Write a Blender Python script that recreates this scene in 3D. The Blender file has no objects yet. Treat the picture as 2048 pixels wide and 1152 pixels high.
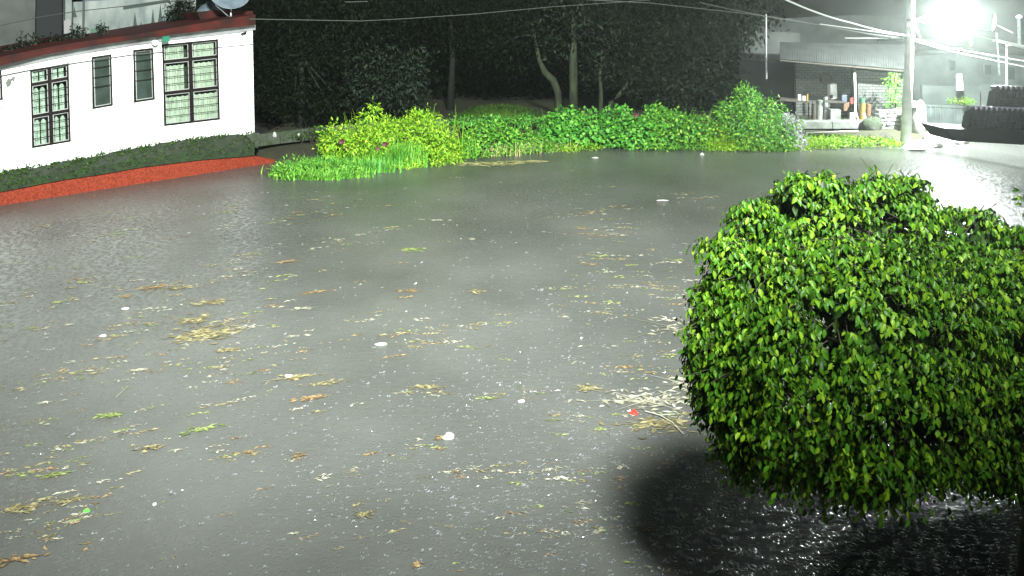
import bpy, math, random
import numpy as np
from mathutils import Vector, Matrix
random.seed(7); rng = np.random.default_rng(7)
S = bpy.context.scene
COL = S.collection
R = math.radians
# ------------------------------------------------------------------ camera
F = 1400.0; HC = 4.8; PITCH = R(4.5); CY = 160.0
cd = bpy.data.cameras.new("camera"); cam = bpy.data.objects.new("camera", cd); COL.objects.link(cam)
cd.sensor_width = 36; cd.lens = F/2048*36; cd.shift_y = -(576-CY)/2048
cd.clip_start = 0.05; cd.clip_end = 600
cam.location = (0, 0, HC); cam.rotation_euler = (math.pi/2-PITCH, 0, 0)
S.camera = cam
# ------------------------------------------------------------------ world, lights, exposure
w = bpy.data.worlds.new("World"); S.world = w; w.use_nodes = True
wn = w.node_tree.nodes; wl = w.node_tree.links
sky = wn.new("ShaderNodeTexSky"); sky.sky_type = 'NISHITA'; sky.sun_disc = False
sky.sun_elevation = R(25); sky.sun_rotation = R(200)
wn["Background"].inputs["Strength"].default_value = 0.0022
wl.new(sky.outputs[0], wn["Background"].inputs["Color"])
sd = bpy.data.lights.new("fill_sun", 'SUN'); sd.energy = 0.015; sd.angle = R(0.5); sd.color = (1, .97, .9)  # very faint unseen sun, added as weak fill light
so = bpy.data.objects.new("fill_sun", sd); COL.objects.link(so)
so.rotation_euler = Vector((.3, -.85, .45)).to_track_quat('Z', 'Y').to_euler()
# assumed unseen spotlight lighting the scene from above, behind and right of the viewpoint
fd = bpy.data.lights.new("assumed_spotlight", 'SPOT'); fd.energy = 132000; fd.color = (.93, 1, .93)
fd.spot_size = R(91); fd.spot_blend = 1.0; fd.shadow_soft_size = 1.2
fo = bpy.data.objects.new("assumed_spotlight", fd); COL.objects.link(fo); fo.location = (2.6, -1.0, 13.5)
fo.rotation_euler = (Vector((-5, 23.5, 1.8))-Vector(fo.location)).to_track_quat('-Z', 'Y').to_euler()
S.view_settings.view_transform = 'Standard'; S.view_settings.look = 'None'
S.view_settings.exposure = 0; S.view_settings.gamma = 1; S.view_settings.use_curve_mapping = False
S.cycles.use_denoising = True
S.cycles.max_bounces = 6; S.cycles.volume_bounces = 0; S.cycles.transparent_max_bounces = 8
S.cycles.sample_clamp_indirect = 4.0

# ------------------------------------------------------------------ picture rays (to place things at their real distance)
_f = Vector((0, math.cos(PITCH), -math.sin(PITCH))); _u = Vector((0, math.sin(PITCH), math.cos(PITCH)))
CP = Vector((0, 0, HC))
def ray(x, y):
    return Vector((1, 0, 0))*((x-1024)/F) + _u*(-(y-CY)/F) + _f
def G(x, y, z=0.0):
    d = ray(x, y); t = (z-HC)/d.z
    return CP + d*t
def D(x, y, dep):
    d = ray(x, y); return CP + d*(dep/d.y)
P0 = G(0, 410); P1 = G(537, 326)
FU = (P1-P0).normalized(); FN = Vector((FU.y, -FU.x, 0)).normalized()
def FP(x, y, off=0.0):
    d = ray(x, y); q = P0+FN*off
    t = (q-CP).dot(FN)/d.dot(FN)
    return CP+d*t
def interp(pts):
    xs = [p[0] for p in pts]; ys = [p[1] for p in pts]
    def f(x):
        if x <= xs[0]:
            return ys[0]+(x-xs[0])*(ys[1]-ys[0])/(xs[1]-xs[0])
        if x >= xs[-1]:
            return ys[-1]+(x-xs[-1])*(ys[-1]-ys[-2])/(xs[-1]-xs[-2])
        return float(np.interp(x, xs, ys))
    return f
# ------------------------------------------------------------------ materials
def mat(name, base, rough=.7, spec=.4, var=None, scale=6, bump=0, bscale=30, metal=0, trans=0, emit=None, island=0, detail=5, stretch=None, vmin=.35, vmax=.65):
    m = bpy.data.materials.new(name); m.use_nodes = True
    nt = m.node_tree; n = nt.nodes; l = nt.links; b = n["Principled BSDF"]
    b.inputs["Base Color"].default_value = (*base, 1); b.inputs["Roughness"].default_value = rough
    b.inputs["Specular IOR Level"].default_value = spec; b.inputs["Metallic"].default_value = metal
    tc = n.new("ShaderNodeTexCoord"); src = tc.outputs["Object"]
    if stretch:
        mp = n.new("ShaderNodeMapping"); mp.inputs["Scale"].default_value = stretch
        l.new(src, mp.inputs[0]); src = mp.outputs[0]
    colout = None
    if var:
        no = n.new("ShaderNodeTexNoise"); no.inputs["Scale"].default_value = scale; no.inputs["Detail"].default_value = detail
        l.new(src, no.inputs["Vector"])
        cr = n.new("ShaderNodeValToRGB"); cr.color_ramp.elements[0].position = vmin; cr.color_ramp.elements[1].position = vmax
        cr.color_ramp.elements[0].color = (*base, 1); cr.color_ramp.elements[1].color = (*var, 1)
        l.new(no.outputs["Fac"], cr.inputs[0]); colout = cr.outputs[0]
    if island:
        ge = n.new("ShaderNodeNewGeometry"); oi = n.new("ShaderNodeObjectInfo")
        ad = n.new("ShaderNodeMath"); ad.operation = 'ADD'; l.new(ge.outputs["Random Per Island"], ad.inputs[0]); l.new(oi.outputs["Random"], ad.inputs[1])
        fr = n.new("ShaderNodeMath"); fr.operation = 'FRACT'; l.new(ad.outputs[0], fr.inputs[0])
        cr = n.new("ShaderNodeValToRGB")
        e = cr.color_ramp.elements; v = var or base
        e[0].position = 0; e[0].color = (base[0]*.45, base[1]*.45, base[2]*.5, 1)
        e[1].position = 1; e[1].color = (*v, 1)
        e2 = e.new(.55); e2.color = (*base, 1)
        l.new(fr.outputs[0], cr.inputs[0]); colout = cr.outputs[0]
    if colout: l.new(colout, b.inputs["Base Color"])
    if bump:
        n2 = n.new("ShaderNodeTexNoise"); n2.inputs["Scale"].default_value = bscale; n2.inputs["Detail"].default_value = 6
        l.new(src, n2.inputs["Vector"])
        bp = n.new("ShaderNodeBump"); bp.inputs["Strength"].default_value = bump; bp.inputs["Distance"].default_value = .03
        l.new(n2.outputs["Fac"], bp.inputs["Height"]); l.new(bp.outputs[0], b.inputs["Normal"])
    if trans:
        tr = n.new("ShaderNodeBsdfTranslucent"); mx = n.new("ShaderNodeMixShader"); mx.inputs[0].default_value = trans
        if colout: l.new(colout, tr.inputs["Color"])
        else: tr.inputs["Color"].default_value = (*base, 1)
        l.new(b.outputs[0], mx.inputs[1]); l.new(tr.outputs[0], mx.inputs[2]); l.new(mx.outputs[0], n["Material Output"].inputs["Surface"])
    if emit:
        b.inputs["Emission Color"].default_value = (*emit[0], 1); b.inputs["Emission Strength"].default_value = emit[1]
    return m
M = {}
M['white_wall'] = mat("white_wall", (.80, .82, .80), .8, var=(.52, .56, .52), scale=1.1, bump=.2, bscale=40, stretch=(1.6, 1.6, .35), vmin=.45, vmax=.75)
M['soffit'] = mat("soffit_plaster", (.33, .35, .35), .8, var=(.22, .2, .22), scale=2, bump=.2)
M['red_roof'] = mat("red_roof_paint", (.052, .0065, .0045), .7, .15, var=(.014, .005, .004), scale=1.6, bump=.4, bscale=25)
M['red_kerb'] = mat("red_kerb_paint", (.20, .030, .013), .8, .15, var=(.11, .016, .008), scale=22, bump=1, bscale=14, vmin=.4, vmax=.6)
M['moss_shaded'] = mat("shaded_moss", (.010, .014, .009), .9, var=(.016, .034, .008), scale=6, bump=1, bscale=14)  # ledge front moss, with the shade at the ledge edge put into its colour
M['moss'] = mat("mossy_concrete", (.028, .034, .022), .9, var=(.010, .018, .006), scale=5, bump=1, bscale=14)
M['mosswall'] = mat("mossy_wall", (.05, .055, .045), .9, var=(.018, .032, .009), scale=4, bump=.8, bscale=12)
M['iron'] = mat("dark_window_iron", (.003, .002, .002), .6, .12, var=(.010, .007, .006), scale=12)
M['alu'] = mat("window_aluminium", (.35, .36, .35), .4, metal=.4)
M['glass'] = mat("window_glass", (.30, .42, .36), .08, .5)
M['dark_glass'] = mat("frosted_dark_glass", (.016, .026, .020), .3, var=(.03, .042, .038), scale=3)
M['curtain'] = mat("curtain_cloth", (.30, .34, .29), .9, var=(.60, .64, .56), scale=4, stretch=(6, 6, .6), trans=.0)
M['lace'] = mat("lace_curtain", (.28, .34, .30), .9, var=(.62, .70, .64), scale=6, stretch=(5, 5, .5))
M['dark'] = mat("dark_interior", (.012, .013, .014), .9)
M['grey_wall'] = mat("grey_render_wall", (.065, .068, .065), .85, var=(.04, .045, .043), scale=1.5, bump=.2)
M['mural_wall'] = mat("stained_pale_wall", (.20, .22, .21), .85, var=(.10, .12, .12), scale=2.2, bump=.3, stretch=(1, 1, .4))
M['stain'] = mat("dark_stain", (.03, .045, .04), .9)
M['blue_sheet'] = mat("blue_roof_sheet", (.06, .065, .12), .5, var=(.05, .07, .07), scale=2)
M['metal_grey'] = mat("galvanised_metal", (.30, .32, .32), .45, metal=.5, var=(.2, .21, .21), scale=8)
M['dish'] = mat("dish_metal", (.16, .19, .21), .5, metal=.2, var=(.09, .12, .15), scale=3)
M['white_paint'] = mat("white_paint", (.78, .8, .78), .5)
M['green_box'] = mat("green_plastic", (.01, .12, .07), .4)
M['concrete'] = mat("grey_concrete", (.17, .18, .165), .85, var=(.09, .1, .085), scale=3, bump=.4)
M['pole'] = mat("pale_pole_concrete", (.55, .56, .54), .8, var=(.42, .43, .41), scale=3, bump=.3)
M['stone'] = mat("pale_stone", (.42, .43, .40), .9, var=(.25, .26, .24), scale=5, bump=.9, bscale=12, island=0)
M['soil'] = mat("wet_soil", (.03, .027, .02), .8, var=(.045, .05, .02), scale=1.5, bump=1, bscale=6)
M['bark'] = mat("mossy_bark", (.03, .042, .018), .9, var=(.012, .014, .009), scale=7, bump=1, bscale=16, stretch=(1, 1, .25))
M['twig'] = mat("brown_twig", (.025, .02, .012), .8)
M['wood'] = mat("old_wood", (.05, .042, .034), .8, var=(.03, .026, .02), scale=8, stretch=(1, 1, .2))
M['yellow'] = mat("yellow_plastic", (.20, .13, .035), .5)
M['orange'] = mat("rusty_orange", (.11, .06, .035), .6)
M['green_plastic'] = mat("faded_green_plastic", (.04, .10, .06), .5)
M['red'] = mat("red_plastic", (.42, .03, .02), .45)
M['rubber'] = mat("black_cable", (.02, .02, .02), .6)
M['wire'] = mat("pale_aluminium_wire", (.55, .57, .55), .4, metal=.3)
M['wire_dim'] = mat("aged_wire", (.07, .07, .068), .5)
M['tile'] = mat("dark_roof_tile", (.006, .004, .007), .5, .10, var=(.004, .003, .005), scale=5, bump=.3)
M['rim'] = mat("lamplit_wet_ridge_tile", (.30, .28, .33), .25, .6, var=(.16, .14, .2), scale=9)  # wet tiles; the lamp's light on the rim is painted in as pale colour
M['bark_dark'] = mat("dark_bark", (.010, .012, .008), .9, var=(.005, .006, .004), scale=7, bump=1, bscale=16)
M['fascia'] = mat("dark_canopy_slab", (.004, .004, .005), .6, .12, var=(.006, .006, .006), scale=3)
M['sheet'] = mat("corrugated_sheet", (.055, .06, .06), .7, metal=.1, var=(.035, .038, .036), scale=2, bump=.1)
M['gate'] = mat("painted_gate", (.09, .11, .105), .5, var=(.05, .06, .06), scale=2)
M['farwall'] = mat("far_plaster", (.13, .15, .145), .85, var=(.07, .085, .08), scale=.8, bump=.2)
M['sacks'] = mat("pale_sack", (.6, .6, .56), .8, var=(.45, .45, .42), scale=4, bump=.6)
M['litter_y'] = mat("soaked_yellow_plants", (.14, .12, .06), .7, .2, var=(.25, .22, .12), island=1)
M['litter_g'] = mat("soaked_green_plants", (.12, .15, .05), .7, .2, var=(.22, .25, .09), island=1)
M['litter_b'] = mat("brown_leaves", (.15, .10, .05), .7, .2, var=(.26, .18, .09), island=1)
M['litter_w'] = mat("pale_straw", (.20, .19, .14), .6, .2, var=(.34, .33, .28), island=1)
M['bag'] = mat("white_plastic", (.40, .40, .37), .35)
M['bright_green'] = mat("bright_green_plastic", (.08, .5, .06), .4)
M['splash'] = mat("splashing_water", (.28, .29, .32), .15, .5, trans=.35)
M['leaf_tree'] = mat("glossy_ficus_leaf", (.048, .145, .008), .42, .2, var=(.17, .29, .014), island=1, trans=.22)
M['leaf_tree_in'] = mat("inner_ficus_leaf", (.018, .05, .008), .5, .3, var=(.05, .11, .012), island=1, trans=.15)  # darker copy of the leaf, shade inside the crown put into its colour
M['leaf_yg'] = mat("yellow_green_leaf", (.22, .48, .022), .5, .35, var=(.46, .64, .05), island=1, trans=.3)
M['leaf_g'] = mat("fresh_green_leaf", (.10, .36, .035), .5, .3, var=(.32, .55, .07), island=1, trans=.3)
M['leaf_mid'] = mat("mid_green_leaf", (.08, .33, .035), .5, .35, var=(.2, .46, .06), island=1, trans=.25)
M['leaf_pale'] = mat("pale_lilac_flower", (.42, .40, .44), .6, .3, var=(.6, .56, .64), island=1, trans=.3)
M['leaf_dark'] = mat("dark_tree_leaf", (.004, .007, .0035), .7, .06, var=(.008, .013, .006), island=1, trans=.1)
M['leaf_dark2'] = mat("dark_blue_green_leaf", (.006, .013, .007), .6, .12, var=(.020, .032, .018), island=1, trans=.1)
M['grassback'] = mat("back_grass", (.022, .06, .007), .7, .3, var=(.05, .10, .012), island=1, trans=.2)
M['straw'] = mat("dry_straw_weed", (.36, .34, .14), .7, .3, var=(.5, .46, .22), island=1, trans=.2)
M['flower_red'] = mat("dark_red_flower", (.07, .014, .02), .6)
def brick_mat():
    m = bpy.data.materials.new("rough_brick"); m.use_nodes = True; nt = m.node_tree; n = nt.nodes; l = nt.links; b = n["Principled BSDF"]
    tc = n.new("ShaderNodeTexCoord"); mp = n.new("ShaderNodeMapping"); mp.inputs["Rotation"].default_value = (R(90), 0, 0)
    br = n.new("ShaderNodeTexBrick"); br.inputs["Scale"].default_value = 1
    br.inputs["Brick Width"].default_value = .30; br.inputs["Row Height"].default_value = .13; br.inputs["Mortar Size"].default_value = .016
    br.inputs["Color1"].default_value = (.07, .075, .07, 1); br.inputs["Color2"].default_value = (.11, .115, .108, 1); br.inputs["Mortar"].default_value = (.035, .035, .035, 1)
    l.new(tc.outputs["Object"], mp.inputs[0]); l.new(mp.outputs[0], br.inputs[0])
    l.new(br.outputs["Color"], b.inputs["Base Color"]); b.inputs["Roughness"].default_value = .9
    bp = n.new("ShaderNodeBump"); bp.inputs["Distance"].default_value = .02; bp.invert = True
    l.new(br.outputs["Fac"], bp.inputs["Height"]); l.new(bp.outputs[0], b.inputs["Normal"])
    return m
M['brick'] = brick_mat()
def water_mat():
    m = bpy.data.materials.new("muddy_flood_water"); m.use_nodes = True; nt = m.node_tree; n = nt.nodes; l = nt.links; b = n["Principled BSDF"]
    tc = n.new("ShaderNodeTexCoord")
    def noise(scale, st, rot=0, det=4):
        mp = n.new("ShaderNodeMapping"); mp.inputs["Scale"].default_value = st; mp.inputs["Rotation"].default_value = (0, 0, rot)
        l.new(tc.outputs["Object"], mp.inputs[0])
        no = n.new("ShaderNodeTexNoise"); no.inputs["Scale"].default_value = scale; no.inputs["Detail"].default_value = det
        l.new(mp.outputs[0], no.inputs["Vector"]); return no.outputs["Fac"]
    def math_(op, a, c=None):
        q = n.new("ShaderNodeMath"); q.operation = op
        for i, v in enumerate((a, c)):
            if v is None: continue
            if isinstance(v, (int, float)): q.inputs[i].default_value = v
            else: l.new(v, q.inputs[i])
        return q.outputs[0]
    cr = n.new("ShaderNodeValToRGB"); e = cr.color_ramp.elements
    e[0].position = .3; e[0].color = (.058, .059, .055, 1); e[1].position = .7; e[1].color = (.094, .095, .090, 1)
    l.new(noise(.35, (1, 1, 1), 0, 8), cr.inputs[0]); l.new(cr.outputs[0], b.inputs["Base Color"])
    b.inputs["Roughness"].default_value = .20; b.inputs["IOR"].default_value = 1.33
    h = math_('MULTIPLY', noise(3.0, (1, 1, 1), 0, 3), .55)
    h = math_('ADD', h, math_('MULTIPLY', noise(9, (.5, 1.6, 1), .5, 4), .7))
    h = math_('ADD', h, math_('MULTIPLY', noise(34, (1, 1, 1), 0, 4), .40))
    # rings where the rain drops fall
    for sc_, k in ((5.0, 30), (8.3, 34)):
        vo = n.new("ShaderNodeTexVoronoi"); vo.inputs["Scale"].default_value = sc_; vo.voronoi_dimensions = '2D'
        l.new(tc.outputs["Object"], vo.inputs["Vector"])
        d = vo.outputs["Distance"]
        s = math_('SINE', math_('MULTIPLY', d, k)); fall = math_('MAXIMUM', math_('SUBTRACT', 1.0, math_('MULTIPLY', d, 2.2)), 0.0)
        h = math_('ADD', h, math_('MULTIPLY', math_('MULTIPLY', s, fall), .24))
    bp = n.new("ShaderNodeBump"); bp.inputs["Strength"].default_value = .38; bp.inputs["Distance"].default_value = .04
    l.new(h, bp.inputs["Height"]); l.new(bp.outputs[0], b.inputs["Normal"])
    return m
M['water'] = water_mat()

# ------------------------------------------------------------------ builders
class MB:
    def __init__(s): s.v = []; s.f = []
    def add(s, vs, fs):
        o = len(s.v); s.v += [tuple(v) for v in vs]; s.f += [tuple(i+o for i in f) for f in fs]; return s
    def poly(s, vs): return s.add(vs, [tuple(range(len(vs)))])
    def prism(s, front, back):
        n = len(front)
        return s.add(list(front)+list(back), [tuple(range(n)), tuple(range(2*n-1, n-1, -1))]+[(i, i+n, (i+1) % n+n, (i+1) % n) for i in range(n)])
    def box(s, c, sx, sy, sz, rz=0, bev=0):
        c = Vector(c); cs, sn = math.cos(rz), math.sin(rz); vs = []
        for z in (-1, 1):
            for x, y in ((-1, -1), (1, -1), (1, 1), (-1, 1)):
                X, Y = x*sx/2, y*sy/2; vs.append((c.x+X*cs-Y*sn, c.y+X*sn+Y*cs, c.z+z*sz/2))
        return s.add(vs, [(3, 2, 1, 0), (4, 5, 6, 7), (0, 1, 5, 4), (1, 2, 6, 5), (2, 3, 7, 6), (3, 0, 4, 7)])
    def tube(s, pts, rad, seg=8, caps=True):
        pts = [Vector(p) for p in pts]; n = len(pts)
        if not hasattr(rad, '__len__'): rad = [rad]*n
        o = len(s.v)
        for i, p in enumerate(pts):
            t = (pts[min(i+1, n-1)]-pts[max(i-1, 0)]).normalized()
            a = t.cross(Vector((0, 0, 1)) if abs(t.z) < .9 else Vector((1, 0, 0))).normalized(); b = t.cross(a)
            for k in range(seg):
                q = 2*math.pi*k/seg; s.v.append(tuple(p+(a*math.cos(q)+b*math.sin(q))*rad[i]))
        for i in range(n-1):
            for k in range(seg):
                k2 = (k+1) % seg; s.f.append((o+i*seg+k, o+i*seg+k2, o+(i+1)*seg+k2, o+(i+1)*seg+k))
        if caps:
            s.f.append(tuple(o+k for k in range(seg-1, -1, -1))); s.f.append(tuple(o+(n-1)*seg+k for k in range(seg)))
        return s
    def lathe(s, c, prof, seg=16, axis=Vector((0, 0, 1))):
        c = Vector(c); q = axis.to_track_quat('Z', 'Y'); o = len(s.v)
        for r, z in prof:
            for k in range(seg):
                a = 2*math.pi*k/seg; s.v.append(tuple(c+q @ Vector((r*math.cos(a), r*math.sin(a), z))))
        for i in range(len(prof)-1):
            for k in range(seg):
                k2 = (k+1) % seg; s.f.append((o+i*seg+k, o+i*seg+k2, o+(i+1)*seg+k2, o+(i+1)*seg+k))
        return s
    def build(s, name, m, parent=None, smooth=False, kind=None, bevel=0):
        me = bpy.data.meshes.new(name); me.from_pydata(s.v, [], s.f); me.update()
        me.materials.append(M[m] if isinstance(m, str) else m)
        if smooth: me.polygons.foreach_set("use_smooth", [True]*len(me.polygons))
        o = bpy.data.objects.new(name, me); COL.objects.link(o)
        if parent is not None:
            o.parent = parent
            o.matrix_parent_inverse = Matrix.Translation(-parent.location)
        if kind: o["kind"] = kind
        if bevel:
            b = o.modifiers.new("bevel", 'BEVEL'); b.width = bevel; b.segments = 2
        return o
def tag(o, label, cat, group=None):
    o["label"] = label; o["category"] = cat
    if group: o["group"] = group
    return o
def empty(name, loc, label, cat, group=None):
    o = bpy.data.objects.new(name, None); COL.objects.link(o); o.location = loc; o.empty_display_size = .2
    return tag(o, label, cat, group)
def rough_blob(mb, c, rx, ry, rz, seed=0, amp=.18, nu=12, nv=7, flat=None):
    r_ = random.Random(seed); ph = [r_.random()*6 for _ in range(6)]; o = len(mb.v)
    for j in range(nv+1):
        v = math.pi*j/nv
        for i in range(nu):
            u = 2*math.pi*i/nu
            k = 1+amp*(math.sin(2*u+ph[0])*math.sin(v*2+ph[1])+.7*math.sin(3*u+ph[2]+v*2)+.4*math.sin(5*u+4*v+ph[3]))
            z = math.cos(v)*rz*k
            if flat is not None: z = max(z, flat)
            mb.v.append((c[0]+math.sin(v)*math.cos(u)*rx*k, c[1]+math.sin(v)*math.sin(u)*ry*k, c[2]+z))
    for j in range(nv):
        for i in range(nu):
            i2 = (i+1) % nu; mb.f.append((o+j*nu+i, o+j*nu+i2, o+(j+1)*nu+i2, o+(j+1)*nu+i))
    return mb
# leaves in bulk: P (n,3), axis A (n,3) base->tip, normal N (n,3), length L, width W
def leaf_cloud(P, A, N, L, W, detail=1, fold=.25):
    A = A/np.linalg.norm(A, axis=1)[:, None]
    B = np.cross(A, N); B /= (np.linalg.norm(B, axis=1)[:, None]+1e-9); N = np.cross(B, A)
    n = len(P); L = L[:, None]; W = W[:, None]
    if detail == 0:
        V = np.stack([P, P+A*L*.45+B*W*.5+N*W*.1, P+A*L, P+A*L*.45-B*W*.5+N*W*.1], 1)
        base = np.arange(n)*4
        fs = [(b, b+1, b+2, b+3) for b in base.tolist()]
        return V.reshape(-1, 3), fs
    up = N*W*fold; dr = -N*L*.10
    V = np.stack([P, P+A*L*.22+B*W*.38+up*.8, P+A*L*.55+B*W*.5+up+dr*.3, P+A*L*.85+B*W*.2+up*.3+dr*.8, P+A*L*1.0+dr*1.6,
                  P+A*L*.85-B*W*.2+up*.3+dr*.8, P+A*L*.55-B*W*.5+up+dr*.3, P+A*L*.22-B*W*.38+up*.8, P+A*L*.5+dr*.2], 1)
    fs = []
    for b in (np.arange(n)*9).tolist():
        fs += [(b, b+1, b+8), (b+1, b+2, b+8), (b+2, b+3, b+8), (b+3, b+4, b+8), (b+4, b+5, b+8), (b+5, b+6, b+8), (b+6, b+7, b+8), (b+7, b, b+8)]
    return V.reshape(-1, 3), fs
def mesh_obj(name, V, Fs, m, parent=None, kind=None, smooth=False):
    me = bpy.data.meshes.new(name); me.from_pydata(V.tolist() if hasattr(V, 'tolist') else V, [], Fs); me.update(); me.materials.append(M[m])
    if smooth: me.polygons.foreach_set("use_smooth", [True]*len(me.polygons))
    o = bpy.data.objects.new(name, me); COL.objects.link(o)
    if parent is not None:
        o.parent = parent; o.matrix_parent_inverse = Matrix.Translation(-parent.location)
    if kind: o["kind"] = kind
    return o
def unit(n):
    v = rng.normal(size=(n, 3)); return v/np.linalg.norm(v, axis=1)[:, None]
# blobs: (px, py, depth, rx_px, ry_px[, rdepth m])
def blob_points(blobs, n, shell=(.65, 1.0), zmin=0.02):
    ar = np.array([b[3]*b[4]*(b[2]**2) for b in blobs], float)**.6; cnt = (ar/ar.sum()*n).astype(int)+1
    Ps, Ns = [], []
    for b, k in zip(blobs, cnt):
        c = np.array(D(b[0], b[1], b[2])); s = b[2]/F; rad = np.array([b[3]*s, b[5] if len(b) > 5 else b[3]*s*.8, b[4]*s])
        u = unit(k); r = shell[0]+(shell[1]-shell[0])*rng.random(k)**.6
        bump = 1+.40*rng.random(k)**9+.18*np.sin(u[:, 0]*7+b[0])*np.sin(u[:, 2]*6+b[1])+.08*np.sin(u[:, 1]*13+u[:, 0]*11)
        p = c+u*rad*(r*bump)[:, None]; Ps.append(p); Ns.append(u)
    P = np.concatenate(Ps); N = np.concatenate(Ns); ok = P[:, 2] > zmin
    return P[ok], N[ok]
def shrub(name, label, cat, blobs, leaf, n, m, group=None, ratio=.45, droop=.4, detail=0, jitter=.7, shell=(.65, 1.0), stems=5, base_z=0.0, clump=0):
    bx = sum(b[0] for b in blobs)/len(blobs); dep = sum(b[2] for b in blobs)/len(blobs)
    base = D(bx, blobs[0][1], dep); base.z = base_z
    root = empty(name, base, label, cat, group)
    if clump:
        C_, CN = blob_points(blobs, n//clump, shell)
        P = np.repeat(C_, clump, 0)+rng.normal(size=(len(C_)*clump, 3))*leaf*.9; N = np.repeat(CN, clump, 0)
    else:
        P, N = blob_points(blobs, n, shell)
    k = len(P); A = N*.6+unit(k)*jitter+np.array([0, 0, -droop]); NN = N+unit(k)*.6+np.array([0, 0, .5])
    L = leaf*(.6+.8*rng.random(k)); V, Fs = leaf_cloud(P, A, NN, L, L*ratio, detail)
    mesh_obj("foliage", V, Fs, m, root, "stuff")
    mb = MB()
    for i in range(stems):
        b = random.choice(blobs); t = D(b[0]+random.uniform(-.4, .4)*b[3], b[1]-b[4]*.3, b[2])
        q = base+Vector((random.uniform(-.4, .4), random.uniform(-.2, .2), 0)); mid = (q+t)/2+Vector((random.uniform(-.1, .1), 0, .1))
        q.x = q.x*.4+t.x*.6
        mb.tube([q, mid, t], [.025, .018, .008], 5)
    mb.build("stem", 'twig', root)
    return root
def grass(name, label, cat, area, n, L, m, group=None, wid=.02, lean=.5, zb=0.0):
    """area: list of (px,py) water-line points + spread in metres"""
    root = None; V = []; Fs = []
    for i in range(n):
        px, py, sx, sy = random.choice(area)
        p = G(px, py, 0.02)+Vector((random.gauss(0, sx), abs(random.gauss(0, sy)), 0)); p.z = zb
        a = random.uniform(0, 6.28); l_ = L*random.uniform(.5, 1.2); d = Vector((math.cos(a), math.sin(a)-.5, 0))*lean*random.uniform(.3, 1.3); w_ = wid*random.uniform(.6, 1.3)
        sd_ = Vector((-math.sin(a+.6), math.cos(a+.6), 0))*w_; sd_.y *= .5; sd_ = Vector((w_, 0, 0)) if sd_.length < w_*.5 else sd_
        o = len(V)
        for t in (0, .35, .7, 1):
            c = p+Vector((d.x*t*t*l_, d.y*t*t*l_, l_*(t-.45*t*t*min(1, d.length))))
            k = 1-t*.9
            V += [tuple(c-sd_*k), tuple(c+sd_*k)]
        Fs += [(o+2*j, o+2*j+1, o+2*j+3, o+2*j+2) for j in range(3)]
        if root is None: root = empty(name, p, label, cat, group)
    mesh_obj("blades", V, Fs, m, root, "stuff")
    return root

# ================================================================== SETTING
def sheet(name, pts, z, m, kind="structure"):
    mb = MB(); mb.poly([(p[0], p[1], z) for p in pts]); o = mb.build(name, m); o["kind"] = kind; return o
sheet("ground", [(-150, -40), (150, -40), (150, 260), (-150, 260)], -.45, 'soil')
wv = MB()
wv.poly([(-60, -12, 0), (60, -12, 0), (60, 34, 0), (-60, 34, 0)])
wo = wv.build("water", 'water'); wo["kind"] = "structure"
# raised land behind the far bank
bank = [(520, 318), (600, 330), (700, 330), (780, 322), (920, 306), (1000, 302), (1190, 292), (1300, 294), (1500, 296), (1600, 292), (1700, 291), (1790, 290), (1850, 286), (1960, 282), (2200, 285)]
bp = [G(x, y) for x, y in bank]
tb = MB(); rows = []
for k, (dy, z) in enumerate([(-.6, -.3), (.0, .02), (.5, .18), (1.6, .32), (5, .4), (60, .45), (200, .5)]):
    rows.append([(p.x*(1+dy*.012), p.y+dy, z+.06*math.sin(i*2.1+k)*(0 < k < 4)) for i, p in enumerate(bp)])
    rows[-1].append((bp[-1].x+80, bp[-1].y+dy, z)); rows[-1].insert(0, (bp[0].x-1.2-(30 if dy > 7 else 0), bp[0].y+dy+1.5, z))
n_ = len(rows[0]); tb.v = [v for r in rows for v in r]
tb.f = [(j*n_+i, j*n_+i+1, (j+1)*n_+i+1, (j+1)*n_+i) for j in range(len(rows)-1) for i in range(n_-1)]
to = tb.build("bank", 'soil', smooth=True); to["kind"] = "structure"

# ================================================================== WHITE HOUSE
red_top = interp([(0, 114), (68, 100), (137, 87), (205, 78), (280, 68), (340, 57), (404, 46), (509, 29)])
red_bot = interp([(0, 132), (96, 108), (205, 89), (280, 78), (338, 70), (500, 51)])
grey_bot = interp([(0, 141), (137, 112), (280, 89), (338, 81), (479, 65), (509, 60)])
wall_bot = interp([(0, 346), (146, 321), (292, 292), (401, 275), (492, 268), (509, 264)])
ledge_top = interp([(0, 366), (125, 343), (208, 331), (280, 318), (400, 300), (509, 291)])
ledge_bot = interp([(0, 384), (125, 360), (208, 348), (280, 335), (400, 320), (502, 312), (549, 306)])
kerb_top = interp([(0, 384), (125, 360), (208, 348), (280, 335), (400, 321), (502, 314), (547, 322)])
kerb_bot = interp([(0, 410), (125, 391), (280, 366), (420, 345), (521, 330), (549, 325)])
WO = -.75      # wall plane offset behind the kerb
house = empty("house", FP(250, 330, -2), "long white single-storey house with dark-framed windows and a red roof edge", "house")
wins = [dict(q=[(-34, 146), (3, 139), (6, 199), (-32, 207)], cols=1, rows=[], k='plain'),
        dict(q=[(60, 140), (137, 126), (142, 283), (65, 296)], cols=2, rows=[.19, .60], k='lace'),
        dict(q=[(183, 114), (223, 108), (226, 211), (186, 218)], cols=1, rows=[], k='plain'),
        dict(q=[(266, 100), (306, 95.5), (310, 199), (269, 205)], cols=1, rows=[], k='plain'),
        dict(q=[(324, 89), (436, 78), (440, 239), (329, 252)], cols=2, rows=[.215, .60], k='curtain')]
wall = MB(); XL, XR = -170, 509
def wp(x, y, o=0): return FP(x, y, WO+o)
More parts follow.
